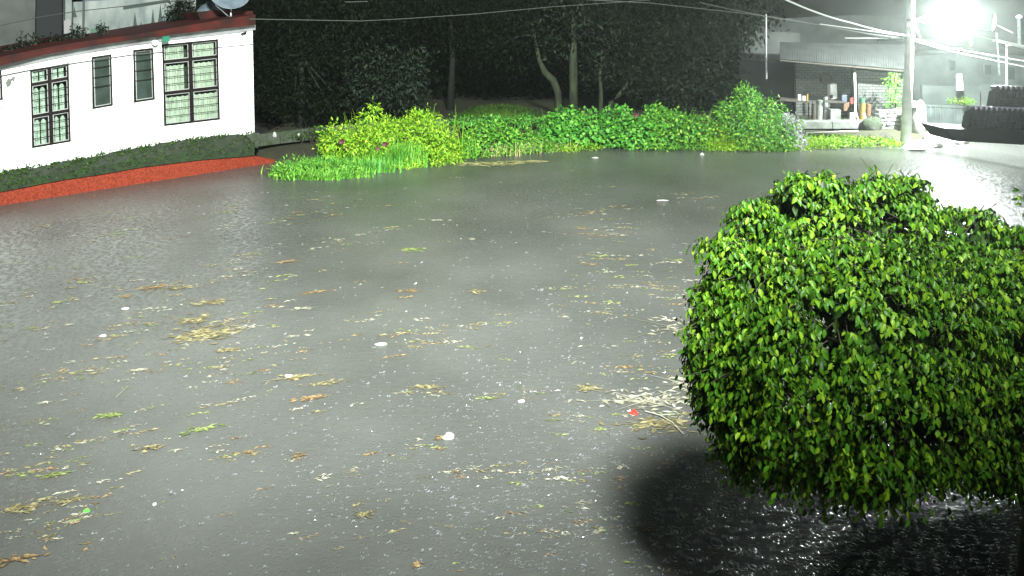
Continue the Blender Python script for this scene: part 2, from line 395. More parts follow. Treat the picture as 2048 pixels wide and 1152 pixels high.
def wallpiece(a, b, c, d):   # TL TR BR BL pixel points
    steps = max(1, int((b[0]-a[0])/40)); 
    wall.poly([wp(*a), wp(*b), wp(*c), wp(*d)])
prevt, prevb = XL, XL
def topy(x): return red_bot(x)+2
for w_ in wins+[None]:
    if w_:
        (tl, tr, br, bl) = w_['q']; nt_, nb_ = tl[0], bl[0]
    else: nt_, nb_ = XR-4, XR
    st = 4
    for i in range(st):
        t0, t1 = i/st, (i+1)/st
        xa, xb = prevt+(nt_-prevt)*t0, prevt+(nt_-prevt)*t1; xc, xd = prevb+(nb_-prevb)*t1, prevb+(nb_-prevb)*t0
        wall.poly([wp(xa, topy(xa)), wp(xb, topy(xb)), wp(xc, wall_bot(xc)+6), wp(xd, wall_bot(xd)+6)])
    if w_:
        wall.poly([wp(tl[0], topy(tl[0])), wp(tr[0], topy(tr[0])), wp(*tr), wp(*tl)])
        wall.poly([wp(*bl), wp(*br), wp(br[0], wall_bot(br[0])+6), wp(bl[0], wall_bot(bl[0])+6)])
        for a, b in ((tl, tr), (tr, br), (br, bl), (bl, tl)):
            wall.poly([wp(*a), wp(*b), wp(*b, -.14), wp(*a, -.14)])
        prevt, prevb = tr[0], br[0]
# side and back walls
c0, c1 = wp(XR-4, topy(XR)), wp(XR, wall_bot(XR)+6); bk = -FN*7
wall.poly([c0, c0+bk, c1+bk, c1]); l0, l1 = wp(XL, topy(XL)), wp(XL, wall_bot(XL)+6)
wall.poly([l0, l1, l1+bk, l0+bk]); wall.poly([c0+bk, l0+bk, l1+bk, c1+bk])
wall.build("wall", 'white_wall', house)
# painted plinth line / downpipe / corner bracket
MB().tube([FP(497, 62, WO+.05), FP(498, 160, WO+.05), FP(500, 262, WO+.05)], .012, 6).build("downpipe", 'white_paint', house)
MB().prism([FP(481, 67, WO+.02), FP(494, 63, WO+.02), FP(492, 68, WO+.02), FP(484, 70, WO+.02)], [FP(481, 67, WO+.12), FP(494, 63, WO+.12), FP(492, 68, WO+.12), FP(484, 70, WO+.12)]).build("bracket", 'iron', house)
# roof, red fascia, grey eave band
xs = list(range(XL, 510, 34))+[511]
rb = MB(); eb = MB()
for a, b in zip(xs[:-1], xs[1:]):
    fo_ = WO+.42
    rb.prism([FP(a, red_top(a), fo_), FP(b, red_top(b), fo_), FP(b, red_bot(b), fo_), FP(a, red_bot(a), fo_)],
             [FP(a, red_top(a), fo_)-FN*7.6, FP(b, red_top(b), fo_)-FN*7.6, FP(b, red_bot(b), fo_)-FN*7.6, FP(a, red_bot(a), fo_)-FN*7.6])
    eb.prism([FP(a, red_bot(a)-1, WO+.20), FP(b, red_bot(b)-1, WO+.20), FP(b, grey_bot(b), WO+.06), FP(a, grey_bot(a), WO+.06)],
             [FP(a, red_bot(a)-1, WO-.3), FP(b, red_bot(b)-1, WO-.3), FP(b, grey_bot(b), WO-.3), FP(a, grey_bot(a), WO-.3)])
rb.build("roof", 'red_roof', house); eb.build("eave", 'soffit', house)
# mossy ledge and red kerb
lb = MB(); kb = MB(); lf = MB()
xs2 = list(range(XL, 500, 17))+[509]
r2 = random.Random(3)
for a, b in zip(xs2[:-1], xs2[1:]):
    fo_ = .06
    ja, jb = 3*math.sin(a*.13)+2*math.sin(a*.31), 3*math.sin(b*.13)+2*math.sin(b*.31)
    if b == 509: jb = 0
    A_, B_ = FP(a, ledge_top(a), fo_), FP(b, ledge_top(b), fo_)
    C_, D_ = FP(b, ledge_bot(b), fo_), FP(a, ledge_bot(a), fo_)
    lb.poly([FP(a, wall_bot(a)+ja*.6, WO+.02), FP(b, wall_bot(b)+jb*.6, WO+.02), B_, A_])
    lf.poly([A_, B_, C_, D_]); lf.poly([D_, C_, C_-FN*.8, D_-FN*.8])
lb.build("ledge", 'moss', house, smooth=False); lf.build("ledge_front", 'moss_shaded', house)
xs3 = list(range(XL, 500, 17))+[502, 515, 530, 549]
for a, b in zip(xs3[:-1], xs3[1:]):
    ka = FP(a, kerb_top(a)-3, -.03); kb_ = FP(b, kerb_top(b)-3, -.03)
    la = FP(a, kerb_bot(a)+6, .10+.03*math.sin(a*.2)); lb_ = FP(b, kerb_bot(b)+6, .10+.03*math.sin(b*.2))
    kb.poly([ka, kb_, lb_, la]); kb.poly([ka-FN*.5, kb_-FN*.5, kb_, ka])
kb.build("kerb", 'red_kerb', house)
# moss tufts creeping up from the ledge
Pm = []
for i in range(3600):
    x = random.uniform(-20, 512); t = random.random()**1.6
    if math.sin(x*.05)+math.sin(x*.13+t*5)+random.gauss(0, .8) < -.2: continue
    if random.random() < .25:
        t = 1.0; y = random.uniform(ledge_top(x), ledge_bot(x)-3); Pm.append(FP(x, y, .08)); continue
    y = wall_bot(x)+t*(ledge_top(x)-wall_bot(x))-abs(random.gauss(0, 1.8))-(random.random() < .04)*random.uniform(2, 12); Pm.append(FP(x, y, WO+.03+t*(.75)))
Pm = np.array([tuple(p) for p in Pm]); k = len(Pm)
V, Fs = leaf_cloud(Pm, unit(k)+np.array([0, 0, .8]), unit(k), np.full(k, .07)*(.4+rng.random(k)), np.full(k, .05), 0)
mesh_obj("moss_tuft", V, Fs, 'grassback', house, "stuff")
# windows
def lerp(a, b, t): return (a[0]+(b[0]-a[0])*t, a[1]+(b[1]-a[1])*t)
def window(wd):
    tl, tr, br, bl = wd['q']
    def Q(u, v): return lerp(lerp(tl, tr, u), lerp(bl, br, u), v)
    def bar(mb, u0, v0, u1, v1, d0, d1):
        c = [Q(u0, v0), Q(u1, v0), Q(u1, v1), Q(u0, v1)]
        mb.prism([FP(*p, WO+d0) for p in c], [FP(*p, WO+d1) for p in c])
    W_ = tr[0]-tl[0]; H_ = bl[1]-tl[1]; fu, fv = 3.6/W_, 3.6/H_
    fr = MB()
    bar(fr, 0, 0, 1, fv, .03, -.12); bar(fr, 0, 1-fv, 1, 1, .03, -.12); bar(fr, 0, fv, fu, 1-fv, .03, -.12); bar(fr, 1-fu, fv, 1, 1-fv, .03, -.12)
    root = fr.build("window", 'iron', house)
    mw = 8/W_ if wd['cols'] == 2 else 0; mh = 6/H_
    us = [fu, .5-mw/2, .5+mw/2, 1-fu] if wd['cols'] == 2 else [fu, 1-fu]
    vs = [fv]
    for r_ in wd['rows']: vs += [r_-mh/2, r_+mh/2]
    vs.append(1-fv)
    if wd['cols'] == 2:
        m_ = MB(); bar(m_, .5-mw/2, fv, .5+mw/2, 1-fv, .0, -.12); m_.build("mullion", 'iron', root)
    for r_ in wd['rows']:
        m_ = MB(); bar(m_, fu, r_-mh/2, .5-mw/2, r_+mh/2, .0, -.12); bar(m_, .5+mw/2, r_-mh/2, 1-fu, r_+mh/2, .0, -.12); m_.build("transom", 'iron', root)
    for i in range(0, len(us), 2):
        for j in range(0, len(vs), 2):
            u0, u1, v0, v1 = us[i], us[i+1], vs[j], vs[j+1]; pu, pv = 1.6/W_, 1.6/H_
            s_ = MB(); bar(s_, u0, v0, u1, v0+pv, -.03, -.10); bar(s_, u0, v1-pv, u1, v1, -.03, -.10); bar(s_, u0, v0+pv, u0+pu, v1-pv, -.03, -.10); bar(s_, u1-pu, v0+pv, u1, v1-pv, -.03, -.10)
            s_.build("sash", 'alu', root)
            g = MB(); bar(g, u0+pu, v0+pv, u1-pu, v1-pv, -.085, -.09)
            g.build("pane", 'dark_glass' if wd['k'] == 'plain' else ('curtain_glass'), root)
            # bars of the security grille
            nb = max(1, round((v1-v0)*H_/22)) if wd['k'] != 'plain' else 4
            for q in range(1, nb+1):
                vv = v0+(v1-v0)*q/(nb+1)
                if wd['k'] == 'plain' and q == 4: continue
                b_ = MB().tube([FP(*Q(u0, vv), WO+.0), FP(*Q(u1, vv), WO+.0)], .011, 5); b_.build("grille_bar", 'iron', root)
            if wd['k'] == 'plain': continue
            # curtain behind the glass, with folds
            cm = MB(); nn = 26; edge = .0
            gaps = [(.06, .80)] if wd['k'] == 'curtain' else [(.05, .38), (.46, .80)]
            if i == 2: gaps = [(.05, .88)] if wd['k'] == 'curtain' else [(.08, .36), (.45, .78)]
            if j == 4 and wd['k'] == 'curtain': gaps = [(.03, .97)]
            for (ga, gb) in gaps:
                o = len(cm.v)
                for q in range(nn+1):
                    t = ga+(gb-ga)*q/nn; u = u0+(u1-u0)*t; s2 = (q/nn-.5)*2
                    arch = .04+(.10*s2*s2 if wd['k'] == 'lace' else .03*abs(math.sin(q*.5)))
                    vt = v0+(v1-v0)*(arch+.05) if j > 0 else v0+(v1-v0)*.1
                    dd = -.15-.02*math.sin(q*1.9+j)
                    cm.v += [tuple(FP(*Q(u, vt), WO+dd)), tuple(FP(*Q(u, v1-pv), WO+dd))]
                for q in range(nn): cm.f.append((o+2*q, o+2*q+1, o+2*q+3, o+2*q+2))
            cm.build("curtain", 'lace' if wd['k'] == 'lace' else 'curtain', root, smooth=True)
    bk_ = MB(); bar(bk_, .01, .01, .99, .99, -.5, -.55); bk_.build("room_backing", 'dark' if wd['k'] == 'lace' else 'grey_wall', root)
# clear-ish glass
m_ = bpy.data.materials.new("clear_window_glass"); m_.use_nodes = True; nt = m_.node_tree
tr_ = nt.nodes.new("ShaderNodeBsdfTransparent"); tr_.inputs[0].default_value = (.88, .91, .88, 1); gl_ = nt.nodes.new("ShaderNodeBsdfGlossy"); gl_.inputs["Roughness"].default_value = .05
mx_ = nt.nodes.new("ShaderNodeMixShader"); mx_.inputs[0].default_value = .08
nt.links.new(tr_.outputs[0], mx_.inputs[1]); nt.links.new(gl_.outputs[0], mx_.inputs[2]); nt.links.new(mx_.outputs[0], nt.nodes["Material Output"].inputs[0]); M['curtain_glass'] = m_
for wd in wins: window(wd)
# small wall items
pl = MB().prism([FP(*p, WO+.05) for p in ((11, 165), (17, 156), (24, 160), (22, 169), (15, 175))], [FP(*p, WO+.003) for p in ((11, 165), (17, 156), (24, 160), (22, 169), (15, 175))])
tag(pl.build("wall_bracket", 'concrete'), "small grey metal plate fixed to the white wall beside the leftmost window", "plate")
MB().prism([FP(*p, WO+.10) for p in ((22, 157), (26, 152), (31, 154), (28, 161))], [FP(*p, WO+.003) for p in ((22, 157), (26, 152), (31, 154), (28, 161))]).build("plate_arm", 'concrete', bpy.data.objects["wall_bracket"])
wlc = FP(310, 86, WO+.16)
wl_ = MB().lathe(wlc, [(0, -.09), (.06, -.08), (.1, -.02), (.1, .05), (.05, .09), (0, .1)], 12); wl_.tube([wlc, FP(306, 82, WO)], .02, 6)
tag(wl_.build("wall_lamp", 'white_paint', smooth=True), "unlit round white lamp on the wall between the narrow and the widest window", "wall lamp")
MB().prism([FP(*p, WO+.60) for p in ((325, 74), (339, 71), (339, 81), (325, 84))], [FP(*p, WO+.3) for p in ((325, 74), (339, 71), (339, 81), (325, 84))]).build("junction_box", 'green_box')
tag(bpy.data.objects["junction_box"], "small green box tucked under the red roof edge above the widest window", "box")
# cables clipped to the front
def facade_cable(pts, off, r, label, m='rubber'):
    tag(MB().tube([FP(x, y, off) for x, y in pts], r, 5).build("wall_cable", m), label, "cable")
facade_cable([(-60, 160), (0, 152), (60, 140), (137, 128), (183, 121), (266, 109), (325, 104)], WO+.07, .013, "thin dark cable running level across the left part of the white house front", 'wire_dim')
facade_cable([(436, 95), (470, 92), (508, 88)], WO+.04, .013, "short thin dark cable between the widest window and the white house corner", 'wire_dim')
for k, pts in enumerate([[(445, 118), (508, 100)], [(0, 218), (60, 205)], [(150, 175), (182, 168)]]):
    facade_cable(pts, WO+.03, .005, ["faint hairline wire slanting on the white wall right of the widest window", "faint hairline wire on the white wall left of the lace-curtain window", "faint hairline wire on the white wall right of the lace-curtain window"][k], 'wire_dim')

# ---- things on and behind the house roof
UO = -4.6
ub = empty("upper_building", FP(120, 60, UO-2), "dim grey upper-storey building with dark doorway and stained pale wall behind the roof", "building")
def fpp(pts, off): return [FP(x, y, off) for x, y in pts]
def slab(pts, off, th, name, m, parent, **k):
    f_ = fpp(pts, off); return MB().prism(f_, [p-FN*th for p in f_]).build(name, m, parent, **k)
slab([(-200, -140), (74, -140), (70, 50), (70, 112), (-200, 140)], UO, 2.2, "grey_wall", 'grey_wall', ub)
slab([(74.2, -140), (131, -140), (129, 100), (72, 112)], UO-.8, .2, "doorway", 'dark', ub)
slab([(131.5, -140), (146, -140), (143, 40), (141, 98), (130, 100)], UO+.05, .25, "column", 'mural_wall', ub)
slab([(147, 4), (392, -10), (392, 62), (345, 70), (146, 98)], UO, .2, "pale_wall", 'mural_wall', ub)
slab([(166, 6), (250, -4), (390, -26), (390, -140), (166, -140)], UO-.25, .2, "blue_panel", 'blue_sheet', ub)
for (x, yt, yb, w_) in ((149, 12, 34, 5), (270, 23, 60, 6), (282, 42, 57, 4), (306, 18, 58, 6), (321, 8, 56, 8), (335, 14, 54, 6)):
    f_ = fpp([(x, yt), (x+w_*.35, (yt+yb)/2), (x+w_, yb), (x-w_*.8, yb+1), (x-w_*.4, (yt+yb)/2)], UO+.012)
    MB().prism(f_, [p-FN*.01 for p in f_]).build("dark_streak", 'stain', ub)
MB().tube([FP(168, -60, UO+.06), FP(167, 55, UO+.06)], .03, 6).build("downpipe", 'rubber', ub)
slab([(247, 12), (340, -2), (340, 4), (247, 19)], UO+.03, .02, "dark_band", 'stain', ub)
slab([(183, 58), (191, 57), (191, 68), (183, 69)], UO+.05, .04, "green_patch", 'green_plastic', ub)
# pale cloth hanging beside the doorway
slab([(128, 42), (136, 36), (142, 42), (140, 66), (128, 68)], UO+.35, .05, "hanging_cloth", 'white_paint', None)
tag(bpy.data.objects["hanging_cloth"], "pale cloth hanging beside the dark upper doorway behind the roof", "cloth"); M['cloth_red'] = mat('faded_red_cloth', (.13, .03, .025), .9); M['cloth_dim'] = mat("dim_cloth", (.2, .19, .2), .9)
bpy.data.objects["hanging_cloth"].data.materials[0] = M['cloth_dim']
# roof clutter plants
def fshrub(name, label, px, py, off, rx, ry, leaf, n, m, cat="potted plant"):
    dep = FP(px, py, off).y
    return shrub(name, label, cat, [(px, py, dep, rx, ry, rx*dep/F*.7)], leaf, n, m, base_z=FP(px, py+ry, off).z, shell=(.2, 1.0), stems=4)
fshrub("roof_plant", "low dark leafy plant at the far left end of the house roof", 22, 104, WO-1.2, 24, 12, .10, 260, 'leaf_dark2')
fshrub("roof_plant", "tall spindly dark plant on the roof in front of the grey wall", 44, 88, WO-1.5, 10, 24, .09, 120, 'leaf_dark2')
fshrub("roof_plant", "dark plant on the roof edge left of the black doorway", 66, 86, WO-1.5, 12, 20, .10, 160, 'leaf_dark2')
fshrub("roof_plant", "wide mass of dark plants on the roof below the black doorway", 108, 86, WO-1.6, 34, 16, .10, 420, 'leaf_dark2')
fshrub("roof_plant", "bushy dark plant on the roof right of the pale hanging cloth", 156, 66, WO-1.6, 17, 18, .10, 260, 'leaf_dark2')
fshrub("roof_plant", "small dark plant on the roof against the stained pale wall", 203, 58, WO-1.8, 10, 13, .09, 160, 'leaf_dark2')
fshrub("overhanging_tree", "dark leafy crown hanging over the roof left of the satellite dish", 372, 22, WO-3.0, 38, 38, .14, 900, 'leaf_dark', "tree")
# raised red roof part behind the dish, and tank
rr = fpp([(395, 26), (430, 20), (505, 22), (508, 33), (404, 48)], WO-1.3)
MB().prism(rr, [p-FN*1.5 for p in rr]).build("roof_upstand", 'red_roof', house)
tk = FP(424, 26, WO-2.0)
tag(MB().lathe(tk, [(.52, -.4), (.56, -.02), (.5, .1), (.36, .26), (.2, .34), (.18, .40), (0, .41)], 20).build("water_tank", 'dish', smooth=True), "rounded grey water tank behind the red roof upstand beside the satellite dish", "water tank")
# satellite dish
sb = FP(462, 38, WO-.55)
sdh = empty("satellite_dish", sb, "round grey satellite dish on a mast and tripod at the right end of the roof", "satellite dish")
top = FP(460, -14, WO-.55)
ax = Vector((.35, -.85, .4)).normalized(); dc = top
MB().lathe(dc+ax*.0, [(.0, .02), (.25, .03), (.5, .10), (.68, .19), (.7, .2), (.68, .175), (.5, .08), (.25, .01), (0, 0)], 28, ax).build("reflector", 'dish', sdh, smooth=True)
MB().tube([sb, top], .03, 8).build("mast", 'metal_grey', sdh)
for dx in (-9, 10): MB().tube([FP(462, 32, WO-.55), FP(460+dx, 41, WO-.4)], .03, 6).build("tripod_leg", 'metal_grey', sdh)
MB().tube([dc+ax*.08-Vector((.5, 0, .3)), dc+ax*.75], .012, 5).build("feed_arm", 'metal_grey', sdh)
MB().tube([FP(431, 10, WO-.5), FP(456, 32, WO-.5)], .018, 5).build("brace", 'metal_grey', sdh)

# ================================================================== BANK WALL (low, mossy)
lw = empty("low_wall", D(800, 262, 26), "low mossy concrete wall running from the white house behind the bank plants", "wall")
segs = [(512, 270, 24.9), (560, 264, 25.6), (640, 255, 26.6), (760, 246, 27.6), (900, 238, 28.6), (1000, 235, 29.4), (1110, 236, 29.6), (1250, 238, 29.4), (1440, 240, 29.0)]
for (a, b) in zip(segs[:-1], segs[1:]):
    A_, B_ = D(a[0]+.4, a[1], a[2]), D(b[0]-.4, b[1], b[2]); zb = .42
    back = Vector((0, .28, 0))
    A0 = A_.copy(); B0 = B_.copy(); A0.z = B0.z = zb if a[0] < 640 else -.1
    MB().prism([A_, B_, B0, A0], [A_+back, B_+back, B0+back, A0+back]).build("wall_section", 'mosswall', lw, bevel=.02)
# dark strip standing in for the shade under the left wall sections
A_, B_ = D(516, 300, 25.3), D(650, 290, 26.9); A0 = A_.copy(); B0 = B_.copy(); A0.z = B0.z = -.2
MB().prism([A_, B_, B0, A0], [p+Vector((0, .3, 0)) for p in (A_, B_, B0, A0)]).build("shade_strip", 'dark', lw)
# broken concrete post at the house corner
bpst = [FP(*p, -.2) for p in ((503, 292), (500, 275), (508, 268), (519, 266), (522, 280), (516, 297))]
tag(MB().prism(bpst, [p-FN*.22 for p in bpst]).build("broken_post", 'mosswall', bevel=.015), "stubby broken concrete post at the white house corner beside the mossy wall", "post")
for k, (x, y) in enumerate(((549, 269), (598, 270))):
    c = D(x, y, 25.4+k*.5); mb = MB(); rough_blob(mb, c, .07, .05, .09 if k == 0 else .05, k+3, .25, 8, 5)
    tag(mb.build("white_scrap", 'bag'), ["small upright white scrap on top of the mossy wall near the house", "flat white scrap on top of the mossy wall near the bank bushes"][k], "litter")

# ================================================================== PLANTS ON THE BANK
grass("grass_clump", "spiky bright green grass clump at the left tip of the bank, trailing into the water", "grass clump", [(570, 352, .25, .5), (600, 358, .3, .5), (640, 360, .4, .6), (690, 356, .4, .6), (590, 345, .3, .6)], 2600, .34, 'leaf_g', lean=1.0)
shrub("creeping_weed", "low bright green creeping weeds over the left tip of the bank", "weeds", [(600, 335, 22.3, 55, 20, .6), (670, 338, 22.3, 60, 18, .6), (575, 345, 21.8, 34, 14, .5)], .10, 2600, 'leaf_g', ratio=.35, shell=(.5, 1))
shrub("yellow_green_shrub", "yellow-green leafy shrub at the left end beside the mossy wall", "shrub", [(680, 275, 24.2, 42, 30, .8), (665, 290, 24, 30, 26, .7), (720, 290, 24, 40, 36, .8)], .13, 2300, 'leaf_yg', ratio=.38, shell=(.5, 1))
shrub("dark_stemmed_shrub", "sparse upright shrub poking highest above the yellow-green bushes on the left", "shrub", [(740, 228, 25, 24, 14, .4), (748, 212, 25, 12, 12, .3), (725, 240, 24.8, 16, 16, .4)], .15, 260, 'leaf_yg', ratio=.4, shell=(.2, 1), stems=9)
shrub("yellow_green_shrub", "tall rounded yellow-green shrub behind the grass, top nearest the dark gap", "shrub", [(850, 262, 25, 48, 42, .9), (800, 275, 24.6, 44, 38, .8), (880, 285, 24.4, 36, 36, .7), (840, 240, 25.2, 34, 20, .6)], .13, 3400, 'leaf_yg', ratio=.34, shell=(.55, 1))
shrub("yellow_green_shrub", "yellow-green shrub in the middle of the left bush group with red flowers near it", "shrub", [(760, 285, 24.2, 46, 40, .9), (775, 260, 24.6, 36, 26, .7)], .12, 2600, 'leaf_yg', ratio=.34, shell=(.55, 1))
grass("grass_clump", "tall bright green upright grass in front of the yellow-green shrubs", "grass clump", [(770, 335, .35, .4), (800, 335, .4, .5), (790, 325, .4, .6)], 1100, .85, 'leaf_g', lean=.35)
grass("grass_clump", "upright green grass in front of the left yellow-green shrub", "grass clump", [(700, 345, .5, .4), (740, 345, .4, .4), (660, 340, .4, .4)], 900, .5, 'leaf_mid', lean=.5)
shrub("creeping_weed", "yellowish weeds spilling into the water below the tall rounded shrub", "weeds", [(860, 318, 23.9, 50, 18, .6), (900, 308, 24.4, 34, 22, .6), (815, 328, 23.5, 40, 12, .5)], .11, 2000, 'leaf_yg', ratio=.3, shell=(.4, 1))
shrub("green_creeper", "blue-green creeper mound right of the yellow-green shrubs", "creeper", [(960, 282, 26, 44, 32, .8), (1000, 280, 26.2, 44, 34, .8), (935, 295, 25.6, 26, 22, .6)], .13, 2700, 'leaf_g', ratio=.6, shell=(.6, 1))
shrub("green_creeper", "bright grassy creeper patch before the dark gap in the hedge", "creeper", [(1040, 283, 26.6, 38, 30, .8), (1070, 290, 26.6, 34, 20, .6)], .12, 1800, 'leaf_g', ratio=.4, shell=(.6, 1))
grass("grass_clump", "pale straw-coloured grass in the gap of the hedge above the water", "grass clump", [(1080, 302, .5, .3), (1045, 306, .4, .3), (980, 312, .4, .3)], 500, .5, 'straw', lean=.6)
shrub("vine_mound", "broad-leaved dark green vine mound at the left of the long hedge", "vine", [(1130, 252, 27.8, 44, 34, .9), (1165, 262, 27.6, 50, 38, .9), (1110, 275, 27.2, 30, 26, .7)], .15, 3000, 'leaf_mid', ratio=.75, shell=(.7, 1))
shrub("vine_mound", "broad-leaved dark green vine mound in the middle of the long hedge", "vine", [(1235, 258, 27.8, 50, 40, .9), (1265, 270, 27.4, 46, 34, .9)], .15, 2800, 'leaf_mid', ratio=.75, shell=(.7, 1))
shrub("vine_mound", "brighter green vine mound at the right of the long hedge with a peaked top", "vine", [(1315, 246, 27.8, 34, 34, .8), (1350, 262, 27.6, 50, 40, .9), (1320, 280, 27.2, 40, 26, .7), (1390, 262, 27.6, 36, 34, .8)], .14, 3600, 'leaf_g', ratio=.65, shell=(.7, 1))
shrub("leafy_weed", "mixed green and yellowish weeds between the hedge and the tallest bush", "weeds", [(1430, 272, 27.6, 36, 32, .8), (1465, 285, 27.2, 34, 20, .7), (1440, 292, 26.8, 30, 12, .5)], .12, 1800, 'leaf_yg', ratio=.4, shell=(.5, 1))
shrub("tall_bush", "tallest bright green bush on the bank with a pointed top", "bush", [(1490, 205, 27.4, 26, 40, .7), (1480, 245, 27.4, 42, 44, .9), (1525, 235, 27.3, 44, 42, .9), (1500, 275, 27, 50, 30, .9), (1560, 262, 27.1, 38, 38, .8), (1545, 285, 26.8, 46, 20, .7), (1448, 225, 27.5, 16, 24, .5)], .15, 5200, 'leaf_g', ratio=.4, shell=(.55, 1), stems=9)
shrub("pale_flowering_shrub", "pale lilac flowering shrub on the right side of the tallest bush", "shrub", [(1586, 255, 27, 16, 26, .5), (1592, 280, 26.9, 20, 18, .5), (1572, 240, 27, 10, 14, .4)], .10, 800, 'leaf_pale', ratio=.6, shell=(.5, 1))
shrub("creeping_weed", "flat yellow-green weeds between the tallest bush and the lamp pole", "weeds", [(1650, 284, 27.2, 46, 12, .6), (1700, 284, 27.6, 46, 12, .6), (1750, 285, 27.8, 44, 10, .6), (1780, 288, 27.6, 20, 8, .4)], .12, 3000, 'leaf_yg', ratio=.35, shell=(.3, 1), droop=.1)
for k, (x, y) in enumerate(((683, 283), (694, 296), (757, 296), (770, 288), (1272, 230))):
    c = D(x, y, 23.3 if x < 1000 else 26.8); mb = MB(); r_ = random.Random(k)
    for q in range(9):
        a = q*2.4; d = Vector((math.cos(a)*.11, -.03, math.sin(a)*.09)); s_ = Vector((-d.z, 0, d.x))*.5
        mb.add([c, c+d*.5+s_, c+d*1.1, c+d*.5-s_], [(0, 1, 2, 3)])
    mb.build("flower_head", 'flower_red')
    tag(bpy.data.objects["flower_head" if k == 0 else "flower_head.%03d" % k], ["dark red flower in the left yellow-green shrub, upper left of its pair", "dark red flower in the left yellow-green shrub, lower right of its pair",
        "dark red flower in the middle yellow-green shrub, lower of two", "dark red flower in the middle yellow-green shrub, upper of two", "dull red flower on top of the long vine hedge"][k], "flower")
shrub("creeping_weed", "mixed green weeds at the waterline below the creeper mound and straw grass", "weeds", [(950, 309, 25.2, 34, 13, .5), (1000, 306, 25.7, 36, 13, .5), (1050, 303, 26, 34, 12, .5), (1095, 299, 26.4, 30, 14, .5)], .11, 2600, 'leaf_g', ratio=.35, shell=(.3, 1), droop=.1)
shrub("creeping_weed", "yellow-green weeds at the waterline below the left vine mound", "weeds", [(1130, 298, 26.6, 34, 10, .5), (1175, 293, 27, 34, 9, .5)], .11, 1300, 'leaf_yg', ratio=.3, shell=(.3, 1), droop=.1)
shrub("creeping_weed", "low green weeds at the waterline below the brighter right vine mound", "weeds", [(1280, 294, 27, 40, 10, .5), (1340, 297, 26.9, 44, 10, .5), (1400, 297, 26.9, 30, 10, .5)], .11, 1900, 'leaf_g', ratio=.35, shell=(.3, 1), droop=.1)
shrub("creeping_weed", "yellowish weeds reaching into the water below the tallest bush", "weeds", [(1455, 299, 26.7, 34, 7, .5), (1520, 301, 26.6, 44, 7, .4), (1590, 299, 26.7, 34, 8, .4)], .11, 1300, 'leaf_yg', ratio=.3, shell=(.3, 1), droop=.1)
shrub("wall_creeper", "ragged creeper hanging over the low wall between the tall rounded shrub and the dark gap", "creeper", [(930, 242, 28, 34, 9, .4), (985, 240, 28.6, 38, 9, .4), (1045, 240, 29, 36, 9, .4), (1090, 245, 28.6, 22, 12, .4)], .13, 1700, 'leaf_mid', ratio=.4, shell=(.3, 1))
shrub("wall_creeper", "thin dark creeper over the mossy wall between the house and the left shrub", "creeper", [(600, 268, 26, 50, 7, .3), (640, 262, 26.2, 26, 10, .3)], .10, 420, 'grassback', ratio=.4, shell=(.2, 1))
for lab, ar, n_s, m_s, h_s in (("tall pale shoots sticking out of the yellow-green shrubs", [(700, 330, .5, .8), (790, 322, .7, .8), (880, 318, .6, .8)], 260, 'leaf_yg', 1.7),
                              ("thin shoots and stalks rising out of the long vine hedge", [(1130, 296, 1.0, .7), (1250, 294, 1.0, .7), (1370, 294, 1.0, .7)], 300, 'leaf_mid', 1.5),
                              ("loose grass blades fringing the foot of the tallest bush", [(1450, 300, .6, .4), (1520, 300, .7, .4), (1600, 298, .6, .4)], 420, 'leaf_yg', .6)):
    grass("grass_shoots", lab, "grass", ar, n_s, h_s, m_s, lean=.35, wid=.018)
# grass mound behind the wall
mound = MB(); mc = D(1000, 232, 31.5); rough_blob(mound, (mc.x, mc.y, .2), 2.3, 1.2, mc.z-.2+.45, 5, .06, 24, 8)
mo = mound.build("grass_mound", 'grassback', smooth=True)
tag(mo, "rounded green grass mound behind the low wall under the dark trees", "grass mound")
k = 3500; th = rng.random(k)*6.28; rr_ = np.sqrt(rng.random(k)); top_z = mc.z+.42
P = np.stack([mc.x+np.cos(th)*rr_*2.2, mc.y+np.sin(th)*rr_*1.1, .2+(top_z-.2)*np.sqrt(np.clip(1-rr_**2, 0, 1))*.97], 1)
V, Fs = leaf_cloud(P, unit(k)*.5+np.array([0, -.1, 1]), unit(k), .16*(.5+rng.random(k)), np.full(k, .03), 0)
mesh_obj("grass_blades", V, Fs, 'grassback', mo, "stuff")

# ================================================================== BACKGROUND TREES
def tree(label, trunk, blobs, n, leaf, m, radii=None, name="dark_tree", tm='bark'):
    """trunk: list of (px,py,dep)"""
    p = [D(*t) for t in trunk]; base = p[0].copy(); base.z = .2; p[0].z = .2
    root = empty(name, base, label, "tree", "dark trees behind the bank")
    radii = radii or [.2-.12*i/(len(p)-1) for i in range(len(p))]
    MB().tube(p, radii, 9).build("trunk", tm, root, smooth=True)
    mb = MB()
    for b in blobs:
        t = D(b[0], b[1], b[2]); s = p[-1]; mid = (s+t)/2+Vector((random.uniform(-.3, .3), 0, .2))
        mb.tube([s, mid, t], [radii[-1]*.6, .05, .02], 6)
    mb.build("limb", tm, root)
    c, cn = blob_points(blobs, n//9, (.25, 1.05)); P = np.repeat(c, 9, 0)+rng.normal(size=(len(c)*9, 3))*leaf*1.3; N = np.repeat(cn, 9, 0); k = len(P)
    L = leaf*(.6+.8*rng.random(k)); V, Fs = leaf_cloud(P, N*.3+unit(k)*.8+np.array([0, 0, -.6]), N+unit(k)*.7, L, L*.4, 0)
    mesh_obj("crown", V, Fs, m, root, "stuff")
    return root
tree("dark rounded drooping tree right of the white house, nearest the bank", [(775, 262, 29.5), (772, 190, 29.5), (768, 140, 29.5)], [(770, 150, 29.5, 80, 62), (800, 190, 29, 52, 40), (735, 195, 29.3, 52, 44), (820, 130, 29.6, 38, 36)], 5200, .2, 'leaf_dark2', tm='bark_dark')
